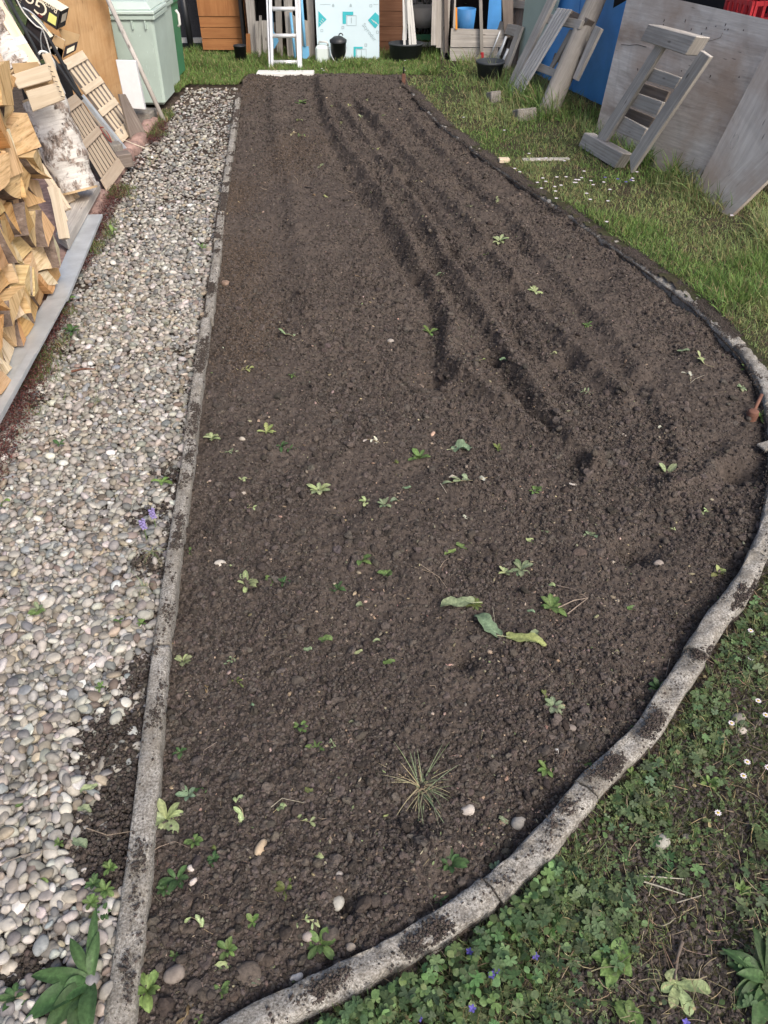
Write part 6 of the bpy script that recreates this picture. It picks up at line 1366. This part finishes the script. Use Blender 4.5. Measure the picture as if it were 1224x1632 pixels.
# pale slatted crate on the pile
Y1 = 4.35
t = thing('wooden_crate', PY(70, 165, Y1), 'pale slatted wooden crate lying on the firewood above the birch log', 'crate')
def pY(nm, px, Y, th, mat, par=None): m = MB(); m.slab([PY(a, b, Y) for a, b in px], Vector((.35, -.85, .4)).normalized(), th); return m.build(nm, mat, par, bevel=.002)
pY('slat', [(30, 142), (83, 127), (78, 100), (16, 120)], Y1, .012, M['palewood'], t); pY('slat', [(52, 178), (104, 158), (92, 131), (41, 145)], Y1, .012, M['palewood'], t)
pY('corner_post', [(97, 156), (104, 154), (80, 84), (66, 86)], Y1 + .02, .03, M['palewood'], t)
pY('inner_board', [(30, 142), (78, 130), (60, 98), (18, 101)], Y1 + .16, .010, M['card'], t); pY('rear_slat', [(50, 165), (98, 150), (86, 125), (36, 140)], Y1 + .18, .010, M['card'], t)
for k in range(7): a = PY(79 + k * 3.4, 106 + k * 8, Y1 - .012); m = MB(); m.box(a, .014, .003, .003, Matrix.Rotation(.3, 3, 'Y')); m.build('staple', M['black'], t)
# golden plywood sheet
A_, B_ = P(96, 232, .02), P(202, 190, .02); GP = leanplane(P(203, 188, .0), P(203, 188, .0) + Vector((-1, .12, 0)), R(12), Vector((.12, -1, 0)).normalized())
m = MB(); q = pq([(100, 240), (202, 184), (165, -25), (60, -25)], GP); m.slab(q, GP[1], .02); tag(m.build('plywood_board', M['ply_o'], None, q[0]), 'tall golden plywood board between the cartons and the green bin', 'plywood board')
# bins
def bin_(xr, y0, w, dp, h, mat, lidm, label, px_r):
    t = thing('waste_bin', (xr - w / 2, y0 + dp / 2, 0), label, 'bin', 'plastic bins in a row'); x0 = xr - w; e = .018
    m = MB(); a = [Vector((x0 + e, y0 + e, .03)), Vector((xr - e, y0 + e, .03)), Vector((xr, y0, h)), Vector((x0, y0, h))]; b = [Vector((x0 + e, y0 + dp - e, .03)), Vector((xr - e, y0 + dp - e, .03)), Vector((xr, y0 + dp, h)), Vector((x0, y0 + dp, h))]
    m.hexa(a, b); bd = m.build('body', mat, t, bevel=.02)
    m = MB(); m.box((xr - w / 2, y0 + dp / 2, h - .02), w + .035, dp + .035, .035); m.build('rim', mat, t, bevel=.006)
    m = MB()
    for k in range(5): m.box((x0 + w * (.12 + .19 * k), y0 - .006, h - .07), .012, .02, .06)
    m.build('rib', mat, bd)
    m = MB(); za, zb = h + .0, h + .085; ins = .05
    a = [Vector((x0 - .022, y0 - .03, za)), Vector((xr + .022, y0 - .03, za)), Vector((xr + .022, y0 - .03, za + .03)), Vector((x0 - .022, y0 - .03, za + .03))]; b = [v + Vector((0, dp + .05, 0)) for v in a]; m.hexa(a, b)
    a = [Vector((x0 - .0, y0 - .01, za + .031)), Vector((xr, y0 - .01, za + .031)), Vector((xr - ins, y0 + ins, zb)), Vector((x0 + ins, y0 + ins, zb))]; b = [Vector((x0, y0 + dp, za + .031)), Vector((xr, y0 + dp, za + .031)), Vector((xr - ins, y0 + dp - ins, zb)), Vector((x0 + ins, y0 + dp - ins, zb))]; m.hexa(a, b)
    m.build('lid', lidm, t, bevel=.008); return t
hb = .70
bn = bin_(-1.885, 7.38, .56, .45, hb, M['mint'], M['mintd'], 'front mint green bin with scratched side behind the foam board', 0)
m = MB()
for zz, w_ in ((.20, .17), (.46, .17)): m.box((-1.898 + .013, 7.38 + .02, zz), .006, .03, .01)
bn2 = bin_(PY(279, 163, 7.86).x, 7.86, .52, .44, hb, M['mint'], M['mintd'], 'second mint green bin just behind the front one', 0)
bn3 = bin_(PY(287, 138, 8.33).x, 8.33, .52, .44, hb - .03, M['dgreen'], M['dgreen'], 'dark green bin, last of the row of bins', 0)
m = MB(); p = PY(279, 22, 8.3); m.tube([p + Vector((.01, 0, .03)), p + Vector((.03, 0, .0)), p + Vector((.03, 0, -.08)), p + Vector((.012, 0, -.10))], .012, 8); m.build('white_handle', M['white'], bn3)
# scratches of pale paint: short dashes lying proud of the front face
rd = random.Random(12)
for k in range(46):
    x = -1.885 - rd.uniform(.03, .40); z = rd.uniform(.10, .58); yf = 7.38 + .018 * (1 - z / hb); m_ = MB(); m_.box((x, yf - .0015, z), rd.uniform(.002, .005), .001, rd.uniform(.008, .035), Matrix.Rotation(rd.uniform(-.4, .5), 3, 'Y')); 
    if k == 0: S_ = m_
    else: off = len(S_.v); S_.v += m_.v; S_.f += [tuple(i + off for i in f) for f in m_.f]; S_.uv += m_.uv; S_.c += m_.c; S_.mi += m_.mi; S_.sm += m_.sm
S_.build('paint_scratches', M['mintd'], bn, merge=False)
# leaning grey post, foam board, grey wedge and bits
a, b = P(262, 194, .03), PY(172, 0, 7.15); m = MB(); d = b - a; m.tube([a, a + d * .5 + Vector((.004, 0, 0)), b + d * .2], [.017, .018, .018], 12); tag(m.build('grey_pole', M['greywood'], None, a), 'thin grey pole leaning across the mint green bin', 'pole')
FPn = leanplane(P(200, 200, 0), P(260, 200, 0), R(10), Vector((0, -1, 0))); FPn = (P(215, 186, .10), FPn[1])
m = MB(); q = pq([(200, 172), (231, 175), (215.5, 96), (184, 95)], FPn); m.slab(q, FPn[1], .05); tag(m.build('foam_board', M['foam'], None, q[0], bevel=.004), 'white foam board standing on a block before the mint green bin', 'foam board')
c = P(222, 192, .05); m = MB(); m.box((c.x - .02, c.y + .10, .052), .24, .20, .10, Matrix.Rotation(-.1, 3, 'Z')); tag(m.build('concrete_block', M['conc_l'], None, (c.x, c.y, 0), bevel=.008), 'grey block under the white foam board', 'block')
wp = leanplane(P(214, 228, .0), P(238, 221, .0), R(8), Vector((.2, -1, 0)).normalized())
m = MB(); q = pq([(212, 234), (238, 222), (200, 150), (190, 150)], wp); m.slab(q, wp[1], .02); tag(m.build('grey_wedge_board', M['greywood_d'], None, q[0]), 'tapering dark grey board between the golden plywood and the paving', 'board')
# pale slatted crate side (upright, leaning)
def panelframe(corners, plane, th, name, label, mat, nsl, ends, mids, cat='slatted panel', gapf=.28, extra=0, lay='greywood_d'):
    TL, TR, BR, BL = [np.array(c, float) for c in corners]
    def at(u, v): return tuple((TL * (1 - u) + TR * u) * (1 - v) + (BL * (1 - u) + BR * u) * v)
    base = PP(*at(.5, 1), plane); t = thing(name, base, label, cat)
    for k in range(nsl):
        u0, u1 = k / nsl + gapf / nsl / 2, (k + 1) / nsl - gapf / nsl / 2; m = MB(); pslab(m, [at(u0, .99), at(u1, .99), at(u1, .01), at(u0, .01)], plane, th * .14); m.build('slat', mat, t)
    for v0, v1 in ends + mids:
        m = MB(); pslab(m, [at(-.01, v1), at(1.01, v1), at(1.01, v0), at(-.01, v0)], shift(plane, th * .6), th * .5); m.build('crosspiece', mat, t, bevel=.002)
    for k in range(extra):
        pl = shift(plane, -th * (.16 + 1.0 * k)); m = MB(); pslab(m, [at(.0, .985), at(1.0, .985), at(1.0, .03), at(.0, .03)], pl, th * .7); m.build('stack_and_shade_layer', M['dark' if k == 0 and extra > 1 else lay], t)  # layer next to the slats coloured as gap shade, others are stacked panels
    return t
LNx = leanplane(P(190, 300, 0), P(262, 200, 0), R(28), LOUT)
pl1 = (P(207, 222, .02), LNx[1]); panelframe([(99, 97), (131, 80), (217, 205), (197, 226)], pl1, .024, 'folded_crate', 'pale slatted wooden panel leaning against the golden plywood', M['palewood'], 5, [(0, .11), (.87, 1)], [(.33, .41), (.60, .68)], gapf=.5, extra=1)
pl2 = (P(190, 292, .02), LNx[1]); panelframe([(92, 168), (122, 148), (199, 268), (173, 304)], pl2, .026, 'folded_crate', 'stack of grey-beige slatted panels standing beside the birch log', M['beige'], 7, [(0, .13), (.86, 1)], [(.44, .53)], gapf=.34, extra=4)
# sheet, channel, red cord, blocks between them
m = MB(); plS = (P(190, 250, .02), LNx[1]); q = pq([(176, 240), (200, 232), (160, 160), (140, 168)], shift(plS, -.05)); m.slab(q, plS[1], .012); tag(m.build('beige_sheet', M['beige'], None, q[0]), 'plain beige board behind the steel channel', 'board')
a, b = PP(214, 254, shift(plS, .03)), PP(132, 152, shift(plS, .03)); t = thing('steel_channel', a, 'pale steel channel leaning between the two slatted panels', 'channel'); sd_ = kdir
m = MB(); m.bar(a, b, .045, .004, sd_); m.build('web', M['galv'], t)
for s1 in (-1, 1): m = MB(); o_ = sd_ * s1 * .0245 ; nrm = plS[1]; m.bar(a + o_ + nrm * .001, b + o_ + nrm * .001, .004, .022, sd_); m.build('flange', M['galv'], t)
ac = Acc(); cp = [PP(x, y, shift(plS, .01)) for x, y in [(160, 203), (166, 203), (174, 216), (178, 228), (172, 222), (163, 210), (160, 203)]]; ac.strand([tuple(p) for p in cp], .004, (.45, .04, .03)); tag(ac.build('cord_loop', M['leaf']), 'loop of red cord hanging on the beige board', 'cord')
for px, py, sx, mt, lb in [(188, 246, .15, 'conc_l', 'pale block between the slatted panels'), (200, 262, .17, 'greywood_d', 'brown block at the foot of the steel channel'), (192, 222, .12, 'conc_l', 'pale block under the pale slatted panel')]:
    p = P(px, py, .05); m = MB(); m.box((p.x - .05, p.y + .03, .07), sx, .1, .09, Matrix.Rotation(.5, 3, 'Z')); tag(m.build('small_block', M[mt], None, (p.x, p.y, 0), bevel=.006), lb, 'block')
# cartons
def carton(px, Y, ddepth, label, lettering, cat='carton'):
    q = [PY(a, b, Y) for a, b in px]; n = (q[1] - q[0]).cross(q[3] - q[0]).normalized()
    if n.dot(CAM - q[0]) < 0: n = -n
    t = thing('fruit_carton', min(q, key=lambda v: v.z), label, cat, 'printed fruit cartons')
    b = [p - n * ddepth for p in q]
    for nm, f, mt in (('front', q, 'card_black'), ('side', [q[1], b[1], b[2], q[2]], 'card_black'), ('top', [q[3], q[2], b[2], b[3]], 'cream'), ('back', b[::-1], 'card'), ('bottom', [q[0], b[0], b[1], q[1]], 'card'), ('side', [q[0], q[3], b[3], b[0]], 'card')):
        c = sum(f, Vector()) / 4; nn_ = (f[1] - f[0]).cross(f[2] - f[0]).normalized(); ctr = (sum(q, Vector()) + sum(b, Vector())) / 8
        if nn_.dot(c - ctr) < 0: nn_ = -nn_
        m = MB(); m.slab(f, nn_, .004); m.build(nm, M[mt], t)
    return t, q, n, b
t, q, n, b = carton([(26, 8), (91, 48), (97, 18), (40, -16)], 5.2, .15, 'black printed fruit carton lying upside down before the golden plywood', '')
xd = q[0] - q[1]; yd = q[1] - q[2]; yd = yd - xd * (yd.dot(xd) / xd.length_squared)
text('Golosita', PY(79, 10, 5.2) + n * .004, xd, yd, .105, M['cream'], t); text('Benvenuti', PY(93, 15, 5.2) + n * .004, xd, yd, .038, M['cream'], t)
m = MB(); m.face([PY(a, b_, 5.2) + n * .005 for a, b_ in [(76, 33), (89, 41), (91, 27), (79, 19)]]); m.build('print_patch', M['yellow'], t, merge=False); m = MB(); m.face([PY(a, b_, 5.2) + n * .005 for a, b_ in [(60, 24), (66, 29), (69, 26), (63, 21)]]); m.build('print_patch', M['maroon'], t, merge=False)
sx = b[1] - q[1]; nn_ = sx.cross(q[2] - q[1]).normalized(); nn_ = nn_ if nn_.dot(CAM - q[1]) > 0 else -nn_
m = MB(); m.face([q[1] + sx * u + (q[2] - q[1]) * v + nn_ * .003 for u, v in [(.2, .35), (.8, .35), (.8, .8), (.2, .8)]]); m.build('print_patch', M['cream'], t, merge=False)
t, q, n, b = carton([(58, 74), (98, 94), (104, 64), (70, 46)], 5.25, .004, 'open black fruit tray below the upside-down carton', '')
t2 = t
for nm, px, mt in [('tray_inside', [(92, 44), (104, 72), (124, 66), (127, 55)], 'card'), ('tray_end', [(100, 92), (121, 80), (124, 66), (104, 74)], 'card_black')]:
    m = MB(); qq = [PY(a, b_, 5.3 if nm == 'tray_inside' else 5.22) for a, b_ in px]; m.slab(qq, Vector((.2, -.8, .4)).normalized(), .004); m.build(nm, M[mt], t2)
xd = q[0] - q[1]; yd = q[1] - q[2]; yd = yd - xd * (yd.dot(xd) / xd.length_squared); text('Lov', PY(94, 76, 5.25) + n * .004, xd, yd, .07, M['cream'], t2)
m = MB(); m.face([PY(a, b_, 5.21) for a, b_ in [(106, 86), (118, 80), (119, 72), (107, 78)]]); m.build('print_patch', M['cream'], t2, merge=False)
t, q, n, b = carton([(36, 66), (62, 98), (76, 62), (44, 26)], 5.05, .10, 'dark carton half hidden behind the black hoses', '')
# dark crates standing under the cartons carry them
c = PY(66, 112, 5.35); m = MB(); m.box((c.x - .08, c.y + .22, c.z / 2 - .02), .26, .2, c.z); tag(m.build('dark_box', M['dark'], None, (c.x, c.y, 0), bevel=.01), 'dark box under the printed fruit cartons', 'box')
# hoses
hz = [([(22, -12), (30, 6), (52, 34), (75, 58), (100, 102), (128, 152)], 5.0, .011, 'black', 'thick black hose running from the carton to the stacked panels'), ([(12, -8), (22, 16), (36, 40), (62, 66), (92, 104), (118, 142), (131, 158)], 4.95, .010, 'black', 'black hose passing below the upside-down carton'),
      ([(8, -8), (20, 12), (30, 30), (42, 52), (56, 78), (62, 96)], 4.85, .009, 'pot', 'black hose beside the pale plank'), ([(26, -10), (46, 22), (66, 44), (82, 66), (108, 118), (124, 150)], 5.05, .005, 'black', 'thin black cable beside the thick hose'),
      ([(24, -6), (38, 20), (56, 40), (66, 46), (72, 58), (80, 84), (84, 100), (94, 128), (104, 150)], 4.9, .004, 'white', 'thin white cable winding over the black hoses'), ([(68, 46), (65, 60), (68, 84), (78, 96), (88, 112), (98, 138), (102, 152)], 4.88, .003, 'galv', 'grey wire loop hanging over the black hoses'),
      ([(62, 86), (66, 82), (76, 85), (86, 100), (88, 112)], 4.4, .006, 'white', 'white cord arch over the crate corner'), ([(36, 12), (50, 20), (66, 36), (76, 50)], 4.92, .004, 'galv', 'short grey wire across the black hoses')]
for px, Y, r_, mt, lb in hz:
    pts_ = [PY(a, b_, Y + .02 * i) for i, (a, b_) in enumerate(px)]; sm = []
    P4 = [pts_[0]] + pts_ + [pts_[-1]]
    for i in range(1, len(P4) - 2):
        p0, p1, p2, p3 = P4[i - 1:i + 3]
        for k in range(6): t_ = k / 6; sm.append(.5 * ((2 * p1) + (p2 - p0) * t_ + (2 * p0 - 5 * p1 + 4 * p2 - p3) * t_ * t_ + (3 * p1 - p0 - 3 * p2 + p3) * t_ ** 3))
    sm.append(pts_[-1]); m = MB(); m.tube(sm, r_, 10); tag(m.build('hose' if mt in ('black', 'pot') else 'cable', M[mt], None, sm[-1]), lb, 'hose' if mt in ('black', 'pot') else 'cable', 'hoses and cables')
m = MB(); a = P(186, 243, .1); b = P(238, 232, .03); m.tube([P(195, 222, .12), P(240, 240, .04)], .0025, 6); tag(m.build('thin_string', M['cream'], None, b), 'thin pale string from the pale slatted panel to the kerb', 'string')
